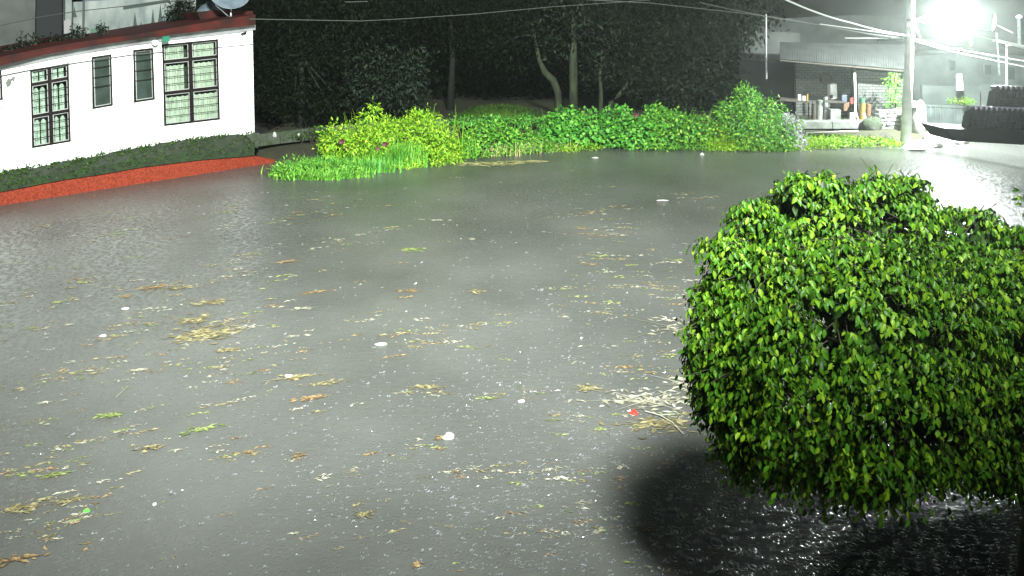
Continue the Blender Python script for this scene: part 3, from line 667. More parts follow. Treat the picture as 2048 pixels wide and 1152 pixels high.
tree("dark sprawling tree directly behind the white house corner", [(600, 262, 30), (606, 180, 30), (600, 110, 30)], [(590, 190, 30, 66, 52), (655, 205, 29.6, 52, 40), (560, 130, 30.5, 60, 56), (640, 120, 30.6, 60, 50), (690, 210, 29.5, 34, 30)], 5600, .2, 'leaf_dark', tm='bark_dark')
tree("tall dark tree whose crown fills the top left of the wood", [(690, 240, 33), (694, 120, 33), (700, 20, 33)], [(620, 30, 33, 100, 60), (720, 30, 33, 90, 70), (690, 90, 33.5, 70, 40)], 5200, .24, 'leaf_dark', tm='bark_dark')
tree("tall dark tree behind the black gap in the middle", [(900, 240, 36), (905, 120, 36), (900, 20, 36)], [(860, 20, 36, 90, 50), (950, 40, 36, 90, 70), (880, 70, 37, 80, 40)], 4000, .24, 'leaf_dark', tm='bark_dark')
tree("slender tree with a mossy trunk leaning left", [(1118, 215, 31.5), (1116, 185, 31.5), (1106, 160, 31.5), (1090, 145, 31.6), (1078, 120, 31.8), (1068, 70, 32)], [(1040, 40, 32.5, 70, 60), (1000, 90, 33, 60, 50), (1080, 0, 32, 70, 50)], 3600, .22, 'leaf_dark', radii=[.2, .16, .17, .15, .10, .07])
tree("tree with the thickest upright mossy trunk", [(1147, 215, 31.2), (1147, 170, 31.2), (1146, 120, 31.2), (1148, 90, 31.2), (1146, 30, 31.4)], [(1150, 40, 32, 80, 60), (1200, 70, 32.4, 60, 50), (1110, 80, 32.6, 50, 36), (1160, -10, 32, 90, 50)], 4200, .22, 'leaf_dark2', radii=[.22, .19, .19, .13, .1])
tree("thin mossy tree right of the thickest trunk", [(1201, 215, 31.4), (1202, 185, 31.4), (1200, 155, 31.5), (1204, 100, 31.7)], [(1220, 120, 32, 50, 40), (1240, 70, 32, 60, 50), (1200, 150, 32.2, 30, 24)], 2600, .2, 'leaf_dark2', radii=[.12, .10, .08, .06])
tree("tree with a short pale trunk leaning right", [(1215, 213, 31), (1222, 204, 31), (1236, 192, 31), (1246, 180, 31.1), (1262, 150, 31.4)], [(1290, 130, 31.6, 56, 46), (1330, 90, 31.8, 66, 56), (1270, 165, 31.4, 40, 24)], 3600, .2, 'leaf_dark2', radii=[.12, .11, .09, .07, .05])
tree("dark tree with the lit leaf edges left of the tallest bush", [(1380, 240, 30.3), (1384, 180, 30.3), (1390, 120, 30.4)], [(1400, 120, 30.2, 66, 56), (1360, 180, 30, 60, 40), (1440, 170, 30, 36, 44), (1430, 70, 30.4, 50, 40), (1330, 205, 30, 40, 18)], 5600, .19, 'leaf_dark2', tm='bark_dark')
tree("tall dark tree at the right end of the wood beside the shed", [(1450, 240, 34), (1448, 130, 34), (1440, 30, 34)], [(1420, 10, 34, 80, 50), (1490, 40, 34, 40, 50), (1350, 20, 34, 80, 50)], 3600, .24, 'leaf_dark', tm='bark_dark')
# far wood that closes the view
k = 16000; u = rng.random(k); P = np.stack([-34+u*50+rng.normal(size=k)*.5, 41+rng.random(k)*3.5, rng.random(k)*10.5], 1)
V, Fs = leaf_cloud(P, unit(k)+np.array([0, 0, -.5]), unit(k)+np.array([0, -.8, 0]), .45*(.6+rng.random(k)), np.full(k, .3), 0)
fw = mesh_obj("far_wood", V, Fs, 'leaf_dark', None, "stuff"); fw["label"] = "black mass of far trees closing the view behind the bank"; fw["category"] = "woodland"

# ================================================================== POLE, LAMP AND WIRES
PD = G(1812, 290).y
lp = empty("utility_pole", G(1812, 290), "pale concrete utility pole standing at the water's edge, carrying the lit street lamp", "utility pole")
MB().tube([D(1811, 296, PD), D(1817, 140, PD), D(1822, 0, PD), D(1826, -90, PD)], [.2, .165, .13, .11], 14).build("shaft", 'pole', lp, smooth=True)
MB().tube([D(1824, 42, PD), D(1850, 31, PD-.1), D(1884, 19, PD-.3)], .035, 8).build("lamp_arm", 'metal_grey', lp)
for dz in (40, 74): MB().lathe(D(1821, dz, PD)-Vector((0, 0, .05)), [(.14, 0), (.16, 0), (.16, .1), (.14, .1)], 14).build("steel_band", 'metal_grey', lp)
MB().tube([D(1822, 36, PD), D(1832, 60, PD-.2), D(1841, 74, PD-.2)], .018, 6).build("stay", 'metal_grey', lp)
for k_, (x, y) in enumerate(((1816, 50), (1829, 45), (1834, 62), (1816, 70))):
    MB().lathe(D(x, y, PD-.22), [(0, -.06), (.035, -.05), (.05, 0), (.03, .05), (0, .06)], 8).build("insulator", 'white_paint', lp)
sl = empty("street_lamp", D(1905, 20, PD-.35), "brightly lit white street lamp head at the end of the pole arm", "street lamp")
hc_ = D(1908, 18, PD-.4)
MB().lathe(hc_, [(0, .13), (.14, .10), (.24, .02), (.26, -.05), (.24, -.06)], 16).build("lamp_housing", 'metal_grey', sl, smooth=True)
M['lamp_glow'] = mat("lit_lamp_glass", (1, 1, 1), .5, emit=((.92, 1, .96), 260))
MB().lathe(hc_+Vector((0, 0, -.065)), [(.24, 0), (.22, -.09), (.14, -.16), (0, -.19)], 16).build("lamp_glass", 'lamp_glow', sl, smooth=True)
ld = bpy.data.lights.new("street_lamp_light", 'POINT'); ld.energy = 17000; ld.color = (.90, 1, .95); ld.shadow_soft_size = .12
lo = bpy.data.objects.new("street_lamp_light", ld); COL.objects.link(lo); lo.location = hc_+Vector((0, -.05, -.30))
def wire(pts, r, m, label, sag=0):
    p = [D(*q) for q in pts]; out = []
    for a, b in zip(p[:-1], p[1:]):
        for i in range(10):
            t = i/10; q = a.lerp(b, t); q.z -= sag*4*t*(1-t)*(a-b).length*.01; out.append(q)
    out.append(p[-1])
    tag(MB().tube(out, r, 5).build("overhead_wire", m), label, "wire")
wire([(1560, -6, 20), (1700, 45, 25), (1818, 72, PD)], .028, 'wire', "thickest pale overhead wire falling from the top edge to the pole", 1)
wire([(1400, 5, 24), (1600, 42, 26), (1818, 78, PD)], .012, 'wire_dim', "thin overhead wire above the time-worn trees meeting the pole from the left", 1)
wire([(1640, 48, 27), (1818, 73, PD)], .014, 'wire', "middle pale wire of the bundle reaching the pole from the left")
wire([(1690, 76, 27.5), (1760, 77, 27.9), (1818, 76, PD)], .012, 'wire', "lowest short wire of the bundle left of the pole")
wire([(1822, 40, PD), (1870, 50, 27.5), (2070, 100, 24)], .012, 'wire', "topmost thin wire running right from under the lamp arm")
wire([(1822, 76, PD), (1900, 96, 27), (2070, 126, 24)], .02, 'wire', "pale wire running right from the pole, upper of a close pair")
wire([(1822, 80, PD), (1900, 102, 27), (2070, 138, 24)], .014, 'wire', "pale wire running right from the pole, lower of a close pair")
wire([(-60, 62, 16), (0, 51, 17), (70, 36, 17.5), (150, 23, 18), (290, 8, 19), (420, -5, 20)], .012, 'rubber', "dark overhead wire crossing the top left corner above the roof")
wire([(690, 4, 26), (735, 3, 26)], .012, 'wire_dim', "short pale length of wire at the very top above the dark trees")
wire([(500, 38, 22), (720, 42, 24), (800, 38, 25), (950, 28, 26), (1100, 14, 27), (1300, 0, 28)], .010, 'wire_dim', "long thin wire rising to the right across the dark wood")
wire([(1150, -2, 22), (1300, 6, 24), (1500, 28, 26), (1640, 50, 28), (1818, 84, PD)], .010, 'wire_dim', "long thin wire falling to the right across the dark wood")
# ================================================================== SHED AND YARD (right)
shed = empty("shed", D(1680, 240, 33), "open-fronted shed with rough brick back wall and corrugated roof edge", "shed")
def dpoly(pts, dep): return [D(x, y, dep) for x, y in pts]
def panel(pts, dep, th, name, m, parent, **k):
    f_ = dpoly(pts, dep); return MB().prism(f_, [p+Vector((0, th, 0)) for p in f_]).build(name, m, parent, **k)
panel([(1592, 128), (1706, 128), (1706, 246), (1592, 246)], 34, .2, "brick_wall", 'brick', shed)
panel([(1716, 140), (1812, 150), (1812, 246), (1716, 246)], 32.2, .2, "brick_wall", 'brick', shed)
panel([(1480, 120), (1590, 124), (1590, 246), (1480, 246)], 35, .2, "side_wall", 'dark', shed)
panel([(1706.5, 125), (1715.5, 125), (1715.5, 246), (1706.5, 246)], 33.2, .2, "wall_return", 'grey_wall', shed)
# corrugated fascia / roof
cr_ = MB(); 
for i in range(110):
    x0 = 1560+i*2.4; t = i/110; yt = 84+6*t; yb = 118+22*t
    z0 = 31.0-.05*(i % 2)
    cr_.poly([D(x0, yt, 33.5+.0*z0), D(x0+2.4, yt, 33.5), D(x0+2.4, yb, 31.0-.05*((i+1) % 2)), D(x0, yb, z0)])
cr_.build("roof_sheet", 'sheet', shed)
panel([(1560, 118), (1824, 140), (1824, 145), (1560, 122)], 31.05, .15, "roof_beam", 'wood', shed)
# back hazy wall above
panel([(1480, 60), (1600, 66), (1600, 130), (1480, 126)], 37, .2, "upper_wall", 'grey_wall', shed)
def dthing(name, mb, m, label, cat, **k): return tag(mb.build(name, m, **k), label, cat)
dthing("white_post", MB().tube([D(1709, 146, 31.4), D(1711, 200, 31.4), D(1710, 222, 31.4), D(1716, 240, 31.3)], .05, 8), 'white_paint', "slim white post bent at its foot inside the shed", "post", smooth=True)
dthing("thin_mast", MB().tube([D(1532, 28, 32), D(1532, 90, 32), D(1533, 158, 32)], .035, 6), 'metal_grey', "thin upright metal mast left of the shed", "mast")
mtr = empty("meter_box", D(1667, 198, 33.6), "white upright meter box on the brick back wall of the shed", "meter box")
b_ = dpoly([(1661, 169), (1674, 168), (1675, 197), (1661, 199)], 33.6); MB().prism(b_, [p+Vector((0, .35, 0)) for p in b_]).build("case", 'white_paint', mtr, bevel=.02)
panel([(1660, 190), (1666, 190), (1666, 197), (1660, 197)], 33.55, .04, "dial", 'dark', mtr)
dthing("wall_disc", MB().lathe(D(1652, 158, 33.9), [(0, .06), (.22, .05), (.3, 0), (.28, -.03)], 16, Vector((0, -1, 0))), 'wood', "round dark disc hung on the brick wall above the meter box", "disc")
def drum(x, yt, yb, w_, dep, m, label, name="drum", cat="drum"):
    a = D(x, yb, dep); b = D(x, yt, dep); r = w_*dep/F/2; h = b.z-a.z
    return dthing(name, MB().lathe(a, [(0, 0), (r, 0), (r, h*.3), (r*1.06, h*.32), (r, h*.35), (r, h*.68), (r*1.06, h*.7), (r, h*.73), (r, h*.98), (r*.9, h), (0, h)], 14), m, label, cat)
dthing("dummy_rope", MB().tube([D(1706, 175, 33), D(1700, 190, 32.8), D(1698, 205, 32.8)], .02, 5), 'rubber', "dark hose hanging beside the white post", "hose")
bpy.data.objects["dummy_rope"].name = "hose"
drum(1724, 206, 243, 11, 30.8, 'yellow', "tall yellow drum right of the white post")
drum(1724, 196, 206, 11, 30.8, 'green_plastic', "faded green bucket standing on the yellow drum", "bucket", "bucket")
drum(1736, 208, 240, 10, 31.0, 'orange', "rusty orange drum right of the yellow drum")
drum(1638, 200, 240, 12, 31.6, 'concrete', "grey upright drum at the left inside the shed")
drum(1650, 194, 238, 9, 31.8, 'metal_grey', "slim pale gas bottle at the left inside the shed", "gas_bottle", "gas bottle")
drum(1704, 226, 241, 11, 30.8, 'white_paint', "small white bucket at the foot of the white post", "bucket", "bucket")
drum(1627, 206, 240, 9, 31.5, 'wood', "dark narrow drum behind the grey drum in the shed")
for (q, m, label, nm) in (([(1661, 219), (1682, 219), (1682, 241), (1661, 241)], 'concrete', "square grey crate under the meter box", "crate"),
                          ([(1700, 196), (1707, 194), (1707, 208), (1701, 209)], 'cloth_red', "red cloth hanging left of the white post", "hanging_cloth"),
                          ([(1688, 208), (1699, 204), (1698, 222), (1687, 222)], 'orange', "rusty orange sheet leaning behind the white post", "rusty_sheet"),
                          ([(1684, 190), (1694, 190), (1694, 204), (1684, 205)], 'blue_sheet', "blue-grey panel hung on the brick wall right of the meter box", "wall_panel"),
                          ([(1652, 200), (1694, 203), (1694, 207), (1652, 205)], 'wood', "dark plank shelf below the meter box", "shelf"),
                          ([(1726, 228), (1731, 226), (1735, 243), (1731, 244)], 'stone', "pale wooden board leaning between the two drums", "leaning_board")):
    f_ = dpoly(q, 31.3 if nm != "leaning_board" else 30.5); tag(MB().prism(f_, [p+Vector((0, .3 if nm == 'crate' else .05, 0)) for p in f_]).build(nm, m, bevel=.01), label, nm.replace('_', ' ').split()[-1])
# table with jars at the left
tb_ = empty("work_table", D(1600, 215, 32), "dark work table with jars at the left end of the shed", "table")
f_ = dpoly([(1560, 196), (1622, 203), (1622, 207), (1560, 201)], 32); MB().prism(f_, [p+Vector((0, .8, 0)) for p in f_]).build("tabletop", 'wood', tb_)
for x in (1564, 1617): MB().tube([D(x, 204, 32.1), D(x, 240, 32.1)], .035, 6).build("leg", 'wood', tb_)
for k_, (x, w_, h_, m) in enumerate(((1598, 6, 9, 'white_paint'), (1607, 7, 7, 'sacks'), (1614, 4, 12, 'yellow'))):
    drum(x, 198-h_+k_, 200+k_, w_, 32.2, m, ["tall white jar on the dark work table", "squat pale jar in the middle of the work table", "yellowish bottle at the right end of the work table"][k_], "jar", "jar")
# concrete kerb beams in front of the shed
ks = empty("concrete_beam", D(1670, 262, 29.5), "long pale concrete beam lying in front of the shed", "concrete beam")
for a, b in ((1606, 1664), (1665, 1738)):
    f_ = dpoly([(a, 243), (b, 243), (b, 258), (a, 258)], 29.6); MB().prism(f_, [p+Vector((0, .6, 0)) for p in f_]).build("beam_section", 'concrete', ks, bevel=.02)
f_ = dpoly([(1606, 258.5), (1738, 258.5), (1738, 266), (1606, 266)], 29.8); MB().prism(f_, [p+Vector((0, .5, 0)) for p in f_]).build("beam_base", 'dark', ks)
dthing("bamboo_pole", MB().tube([D(1612, 266, 29), D(1680, 263, 29), D(1716, 262, 29)], .03, 6), 'sacks', "long pale pole lying on the ground in front of the beam", "pole")
dthing("drainpipe_piece", MB().tube([D(1676, 276, 28.4), D(1696, 279, 28.2)], .09, 10), 'metal_grey', "short grey pipe lying among the flat weeds", "pipe")
mb = MB(); rough_blob(mb, D(1742, 252, 29.6), .42, .3, .38, 8, .2); dthing("boulder", mb, 'mosswall', "rounded dark boulder between the beam and the stone wall", "boulder", smooth=True)
# stone wall
sw = empty("stone_wall", D(1775, 272, 30), "low wall of rough pale stones left of the utility pole", "stone wall")
r2 = random.Random(11)
for j, y in enumerate(range(219, 274, 8)):
    x = 1744+(10-j*2 if j < 3 else 0)+r2.uniform(-2, 2)
    while x < 1808:
        w_ = r2.uniform(10, 20) if j < 5 else r2.uniform(8, 12); c = D(x+w_/2, y+3.6, 30+r2.uniform(-.06, .06)); s_ = 30/F
        rough = MB().box(c, (w_-1.4)*s_, .4, 6.4*s_, r2.uniform(-.05, .05)); rough.build("stone", 'stone', sw, bevel=.025); x += w_
# small tree in front of brick wall
shrub("young_tree", "slender young tree with bright top leaves against the brick wall left of the pole", "tree", [(1786, 158, 30.6, 18, 12, .3), (1788, 185, 30.7, 20, 26, .4), (1785, 215, 30.8, 18, 22, .4)], .15, 520, 'leaf_g', ratio=.35, shell=(.2, 1), stems=6)
# right of the pole
pl_ = MB(); r2 = random.Random(5)
rough_blob(pl_, D(1838, 246, 29.2), .27, .25, .85, 4, .12, 14, 12); dthing("stone_pillar", pl_, 'stone', "rough stone gate pillar just right of the utility pole", "pillar")
f_ = dpoly([(1820, 204), (1836, 203), (1837, 215), (1820, 216)], 29.0); dthing("pillar_block", MB().prism(f_, [p+Vector((0, .4, 0)) for p in f_]), 'stone', "pale stone block on top of the rough pillar", "block", bevel=.03)
gt = empty("corrugated_gate", D(1885, 276, 31), "grey ribbed metal gate right of the stone pillar", "gate")
for i in range(17):
    x = 1846+i*4.7; f_ = dpoly([(x, 213+i*.2), (x+4.0, 213+i*.2), (x+4.0, 275), (x, 275)], 31-.03*(i % 2)); MB().prism(f_, [p+Vector((0, .03, 0)) for p in f_]).build("gate_board", 'gate', gt)
panel([(1845, 209), (1927, 213), (1927, 216.5), (1845, 212.5)], 30.95, .08, "top_rail", 'gate', gt)
fh = empty("far_house", D(1960, 215, 37), "pale hazy house behind the street lamp and the ribbed gate", "house")
panel([(1828, 112), (1940, 104), (2300, 130), (2300, 260), (1828, 260)], 37, .3, "wall", 'farwall', fh)
panel([(1822, 104), (1940, 94), (2300, 120), (2300, 130), (1940, 104), (1822, 112)], 36.6, 1.5, "roof", 'sheet', fh)
for (a, b, c, d_) in ((1900, 120, 1912, 142), (1968, 128, 1984, 150), (2010, 132, 2030, 160)):
    w0 = panel([(a, b), (c, b), (c, d_), (a, d_)], 36.95, .06, "window", 'gate', fh)
    f_ = dpoly([(a+1.5, b+1.5), (c-1.5, b+1.5), (c-1.5, d_-1.5), (a+1.5, d_-1.5)], 36.92); MB().prism(f_, [p+Vector((0, .02, 0)) for p in f_]).build("pane", 'dark_glass', w0)
yd = empty("yard_wall", D(1960, 215, 34), "grey block yard wall stepped behind the ribbed gate", "wall")
panel([(1845, 170), (1960, 176), (1960, 250), (1845, 250)], 34, .2, "lower_panel", 'farwall', yd); panel([(1961, 168), (2200, 186), (2200, 262), (1961, 262)], 34.4, .2, "upper_panel", 'farwall', yd)
shrub("wall_plant", "strip of light green plant on top of the yard wall behind the gate", "plant", [(1918, 200, 33.4, 22, 5, .3), (1935, 203, 33.4, 14, 4, .3)], .12, 260, 'leaf_yg', base_z=1.0)
dthing("sack_roll", MB().tube([D(1918, 148, 33), D(1920, 180, 33)], [.12, .16], 8), 'white_paint', "pale upright roll hanging in the glow behind the gate", "roll")
# rear building strip top right and its neighbours
rbg = empty("rear_building", D(1700, 60, 42), "dim grey building rising behind the shed under the wires", "building")
panel([(1500, 40), (1700, 30), (1832, 34), (1832, 120), (1500, 120)], 42, .3, "wall", 'grey_wall', rbg)
panel([(1755, 78), (1830, 80), (1830, 98), (1755, 96)], 41.9, .08, "window_band", 'dark', rbg)
rbh = empty("corner_building", D(2040, 120, 40), "dark building with a sloping parapet at the right edge behind the wires", "building")
panel([(1945, 60), (2300, 92), (2300, 170), (1945, 150)], 40, .3, "wall", 'grey_wall', rbh)
panel([(1992, 78), (2060, 93), (2200, 130), (2200, 136), (2060, 99), (1992, 83)], 39.6, .3, "parapet", 'white_paint', rbh)
dthing("dish_antenna", MB().lathe(D(1992, 44, 33), [(0, -.03), (.28, .0), (.44, .08), (.46, .1), (.44, .11), (.28, .05), (0, .02)], 22, Vector((-.85, .50, .05)).normalized()), 'white_paint', "white dish antenna seen edge-on at the upper right beyond the lamp", "satellite dish", smooth=True)
dthing("antenna_arm", MB().tube([D(1993, 50, 33), D(2008, 57, 32.8), D(2026, 66, 32.6)], .03, 6), 'wire', "pale dashed rod reaching right from the edge-on dish", "rod")
dthing("dish_mast", MB().tube([D(1993, 66, 33.1), D(1999, 150, 33.2)], .04, 6), 'metal_grey', "thin mast under the edge-on dish antenna", "mast")
dthing("roof_pole", MB().tube([D(2037, 36, 34), D(2039, 88, 34)], .07, 8), 'metal_grey', "grey pole with a bright cap at the right edge above the parapet", "pole")
dthing("pole_cap", MB().lathe(D(2038, 34, 33.9), [(0, -.1), (.12, -.05), (.14, .03), (.08, .1), (0, .12)], 10), 'white_paint', "small white cap on the grey pole at the right edge", "cap")
dthing("lamp_post", MB().tube([D(2022, 90, 31), D(2013, 91, 31), D(2013, 100, 31), D(2014, 182, 31)], .035, 6), 'white_paint', "thin pale hooked post rising behind the tiled gate roof", "post")
# white rubble heaps near the gate
for k_, (x, y, w_, h_) in enumerate(((1892, 280, 1.0, .42), (1850, 286, .7, .2), (1872, 286, .55, .25), (1835, 291, .6, .14))):
    mb = MB(); c = G(x, y+6); rough_blob(mb, (c.x, c.y, .02), w_, .5, h_, 20+k_, .22, 14, 7)
    dthing("rubble_sack", mb, 'sacks', ["largest white heap of sacks in front of the ribbed gate", "low white sack just right of the stone pillar", "white sack between the largest heap and the pillar", "flat pale slab of rubble at the foot of the utility pole"][k_], "sack")

# ================================================================== TILED GATE ROOF (near right)
gr = empty("tiled_gate_roof", D(2070, 290, 15), "dark two-tier tiled gate roof with wet edges coloured as lamp-lit at the right edge", "gate roof")
gd = 15.0
f_ = dpoly([(1889, 257), (2300, 274), (2300, 304), (1909, 282)], gd); MB().prism(f_, [p+Vector((0, .9, .0)) for p in f_]).build("slab", 'fascia', gr, bevel=.01)
MB().tube([D(2120, 285, gd+.4), G(2120, 285+235)-Vector((0, 0, .2)) if False else Vector((D(2120, 285, gd+.4).x, gd+.4, -.3))], .16, 10).build("gate_column", 'concrete', gr)
def tier(xl_b, yb, xl_t, yt, xr, d0, d1, slope_r):
    n = int((xr-xl_b)/10.5)
    core = [D(xl_b, yb, d0), D(xr, yb+slope_r, d0), D(xr, yt+slope_r, d1), D(xl_t, yt, d1)]
    MB().prism(core, [p+Vector((0, .25, -.12)) for p in core]).build("tile_bed", 'fascia', gr)
    for i in range(n+1):
        xb = xl_b+i*10.5+4; xt = xl_t+i*10.5+2
        if xt > xr: break
        rs = 3
        for r_ in range(rs):
            t0, t1 = r_/rs, (r_+1.12)/rs
            def pt(t): 
                x = xb+(xt-xb)*t; s_ = (x-xl_b)/(xr-xl_b)*slope_r
                p = D(x, yb+(yt-yb)*t+s_, d0+(d1-d0)*t); return p
            p0, p1 = pt(t0), pt(min(1.0, t1)); lift = Vector((0, -.02, .022)); w_ = .050
            mb = MB(); o = []
            for (p, q, ww) in ((p0, lift*1.5, w_*1.12), (p1, lift*.6, w_*.9)):
                for a in range(6):
                    an = math.pi*a/5; o.append(p+q+Vector((math.cos(an)*ww, -math.sin(an)*.02, math.sin(an)*.026)))
            mb.add(o, [(a, a+1, a+7, a+6) for a in range(5)]+[tuple(range(6)), tuple(range(11, 5, -1)), (0, 6, 11, 5)])
            mb.build("roof_tile", 'tile', gr)
def ridge(xl, y, xr, dep, sl):
    n = int((xr-xl)/10)
    for i in range(n):
        x = xl+i*10; a = D(x, y+(x-xl)/(xr-xl)*sl, dep); b = D(x+11.5, y+(x+11.5-xl)/(xr-xl)*sl, dep); up = Vector((0, 0, .012))
        MB().tube([(a+b)/2+Vector((0, -.07, -.015)), (a+b)/2+Vector((0, .02, .012)), (a+b)/2+Vector((0, .22, -.01))], [.050, .055, .050], 10).build("ridge_tile", 'rim', gr, smooth=True)
tier(1934, 257, 1944, 216, 2200, gd+.05, gd+.75, 8)
tier(1986, 213, 1993, 175, 2200, gd+.85, gd+1.5, 5)
ridge(1943, 217, 2200, gd+.75, 8)
ridge(1992, 176, 2200, gd+1.5, 5)

# ================================================================== FOREGROUND TREE
TD = 5.0
tb0 = Vector((4.25, 5.4, 0))
ft = empty("ficus_tree", tb0, "large leafy ficus tree with glossy drooping leaves in the right foreground", "tree")
MB().tube([tb0+Vector((0, 0, -.3)), tb0+Vector((.03, 0, .8)), tb0+Vector((-.25, -.05, 1.6)), tb0+Vector((-.7, 0, 2.4))], [.12, .1, .085, .05], 12).build("trunk", 'wood', ft, smooth=True)
lobes = [(1640, 500, 5.3, 150, 130), (1590, 430, 5.4, 80, 72), (1775, 480, 5.4, 120, 110), (1790, 410, 5.5, 62, 55), (1500, 560, 5.2, 98, 92), (1690, 700, 5.0, 300, 270),
         (1515, 720, 5.0, 110, 180), (1960, 620, 5.1, 150, 150), (2060, 730, 5.0, 220, 240), (1850, 825, 4.9, 250, 140), (1650, 845, 5.0, 165, 115), (1890, 530, 5.4, 100, 66),
         (2120, 600, 5.0, 170, 160), (2250, 740, 4.9, 260, 280), (1400+20, 690, 5.0, 40, 60), (1560, 640, 4.8, 90, 110), (1700, 560, 4.9, 110, 90), (1820, 700, 4.7, 130, 130), (1790, 600, 5.3, 200, 160),
         (1590, 385, 5.3, 42, 40), (1655, 375, 5.3, 40, 36), (1745, 372, 5.4, 34, 30), (1815, 375, 5.4, 34, 30), (1935, 490, 5.3, 70, 56), (2020, 520, 5.2, 70, 66), (1450, 500, 5.2, 48, 38), (1505, 430, 5.3, 42, 34), (1440, 610, 5.1, 44, 50), (1445, 780, 5.0, 44, 60), (1500, 900, 5.0, 60, 50), (1740, 930, 5.0, 90, 50), (1950, 905, 4.9, 110, 60), (1905, 432, 5.4, 24, 20), (1962, 436, 5.4, 26, 22)]
C_ = [np.array(D(a, b, c)) for a, b, c, _, _ in lobes]; RAD = [np.array([r1*c/F, min(r1, r2)*c/F*.85, r2*c/F]) for a, b, c, r1, r2 in lobes]
def inside(p, f=.86):
    m_ = np.zeros(len(p), bool)
    for c, r in zip(C_, RAD): m_ |= (((p-c)/(r*f))**2).sum(1) < 1
    return m_
P_, A_l, N_l, L_l = [], [], [], []
limb = MB()
for c, r in zip(C_, RAD):
    nt_ = int(560*(r[0]*r[2]/.25)**.9)+40
    u = unit(nt_*2); s = c+u*r*(.80+.27*rng.random((nt_*2, 1))); keep = ~inside(s, .80) & (np.sin(s[:, 0]*9+1)*np.sin(s[:, 1]*8)+np.sin(s[:, 2]*11+2*s[:, 0])+.9*rng.random(len(s)) > -.38); s = s[keep][:nt_]; u = u[keep][:nt_]
    for q, d in zip(s, u):
        nl = random.randint(4, 8); dr = np.array([d[0], d[1], d[2]*.3+.10]); dr = dr+rng.normal(size=3)*.35; dr /= np.linalg.norm(dr); ln = random.uniform(.12, .28)
        q0 = q-dr*ln*.5
        pts = []
        for i in range(nl):
            t = (i+.5)/nl; pos = q0+dr*ln*t+np.array([0, 0, -.18*t*t*ln*2]); pts.append(pos)
            sd_ = np.cross(dr, [0, 0, 1.]); sd_ /= np.linalg.norm(sd_)+1e-6; sg = 1 if i % 2 else -1
            ax_ = dr*.45+sd_*sg*.55+np.array([0, 0, -1.05])+rng.normal(size=3)*.26
            P_.append(pos); A_l.append(ax_); N_l.append(d*.9+np.array([0, -.25, .45])+rng.normal(size=3)*.45); L_l.append(random.uniform(.034, .068))
        if random.random() < .35: limb.tube([q0-dr*.1, (pts[0]+pts[-1])/2, pts[-1]], [.004, .003, .002], 4, False)
P_ = np.array(P_); A_l = np.array(A_l); N_l = np.array(N_l); L_l = np.array(L_l)
okk = (P_[:, 2] > .9); P_, A_l, N_l, L_l = P_[okk], A_l[okk], N_l[okk], L_l[okk]
limb.build("twig", 'twig', ft, kind="stuff")
# the leaves that show largest are parts of their own
A_u = A_l/np.linalg.norm(A_l, axis=1)[:, None]; B_u = np.cross(A_u, N_l); B_u /= np.linalg.norm(B_u, axis=1)[:, None]; N_u = np.cross(B_u, A_u)
vd = P_-np.array([0, 0, HC]); dist = np.linalg.norm(vd, axis=1); px = 1024+F*vd[:, 0]/vd[:, 1]; inn = (px < 2040)
out_ = ~inside(P_, .97)
score = L_l*np.abs((N_u*vd).sum(1)/dist)/dist*(inn & out_)
big = np.argsort(-score)[:290]; mask = np.ones(len(P_), bool); mask[big] = False
V, Fs = leaf_cloud(P_[mask], A_l[mask], N_l[mask], L_l[mask], L_l[mask]*.5, 1)
mesh_obj("foliage", V, Fs, 'leaf_tree', ft, "stuff", smooth=True)
V1, F1 = leaf_cloud(np.zeros((1, 3)), np.array([[0, 1., 0]]), np.array([[0, 0, 1.]]), np.array([1.]), np.array([.5]), 1)
lme = bpy.data.meshes.new("leaf"); lme.from_pydata(V1.tolist(), [], F1); lme.materials.append(M['leaf_tree']); lme.polygons.foreach_set("use_smooth", [True]*len(F1))
for i in big:
    o = bpy.data.objects.new("leaf", lme); COL.objects.link(o); o.parent = ft; L_ = L_l[i]
    a, b, n2 = Vector(A_u[i]), Vector(B_u[i]), Vector(N_u[i])
    mt = Matrix(((a.y*0+b.x*1, a.x, n2.x, 0), (b.y, a.y, n2.y, 0), (b.z, a.z, n2.z, 0), (0, 0, 0, 1)))
    mt = Matrix.Translation(Vector(P_[i])-tb0) @ mt @ Matrix.Scale(L_, 4)
    o.matrix_local = mt
# inner foliage and limbs
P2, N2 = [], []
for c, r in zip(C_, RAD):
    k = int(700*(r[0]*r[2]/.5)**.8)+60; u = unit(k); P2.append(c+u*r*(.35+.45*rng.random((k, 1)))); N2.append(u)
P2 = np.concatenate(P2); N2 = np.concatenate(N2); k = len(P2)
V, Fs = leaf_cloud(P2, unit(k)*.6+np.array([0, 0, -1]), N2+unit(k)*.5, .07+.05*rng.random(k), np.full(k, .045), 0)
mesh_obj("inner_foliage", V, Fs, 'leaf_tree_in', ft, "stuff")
for c in C_[::1]:
    t = Vector(c); s = tb0+Vector((-.23, 0, 1.55)); MB().tube([s, (s+t)/2+Vector((0, 0, .1)), t], [.04, .025, .008], 6).build("limb", 'wood', ft)
# single sprig at the very right edge above the crown
sp = empty("loose_sprig", D(2060, 420, 5.2), "small loose sprig of leaves poking in at the right edge above the ficus", "sprig")
k = 12; pp = np.array([tuple(D(2043+random.uniform(-8, 22), 398+random.uniform(-24, 28), 5.2)) for _ in range(k)])
V, Fs = leaf_cloud(pp, unit(k)+np.array([-.5, 0, -.3]), unit(k)+np.array([0, -1, .5]), np.full(k, .05), np.full(k, .024), 1); mesh_obj("leaf_cluster", V, Fs, 'leaf_tree', sp)
MB().tube([D(2140, 470, 5.2), D(2070, 420, 5.2), D(2040, 392, 5.2)], .003, 4).build("stem", 'twig', sp)

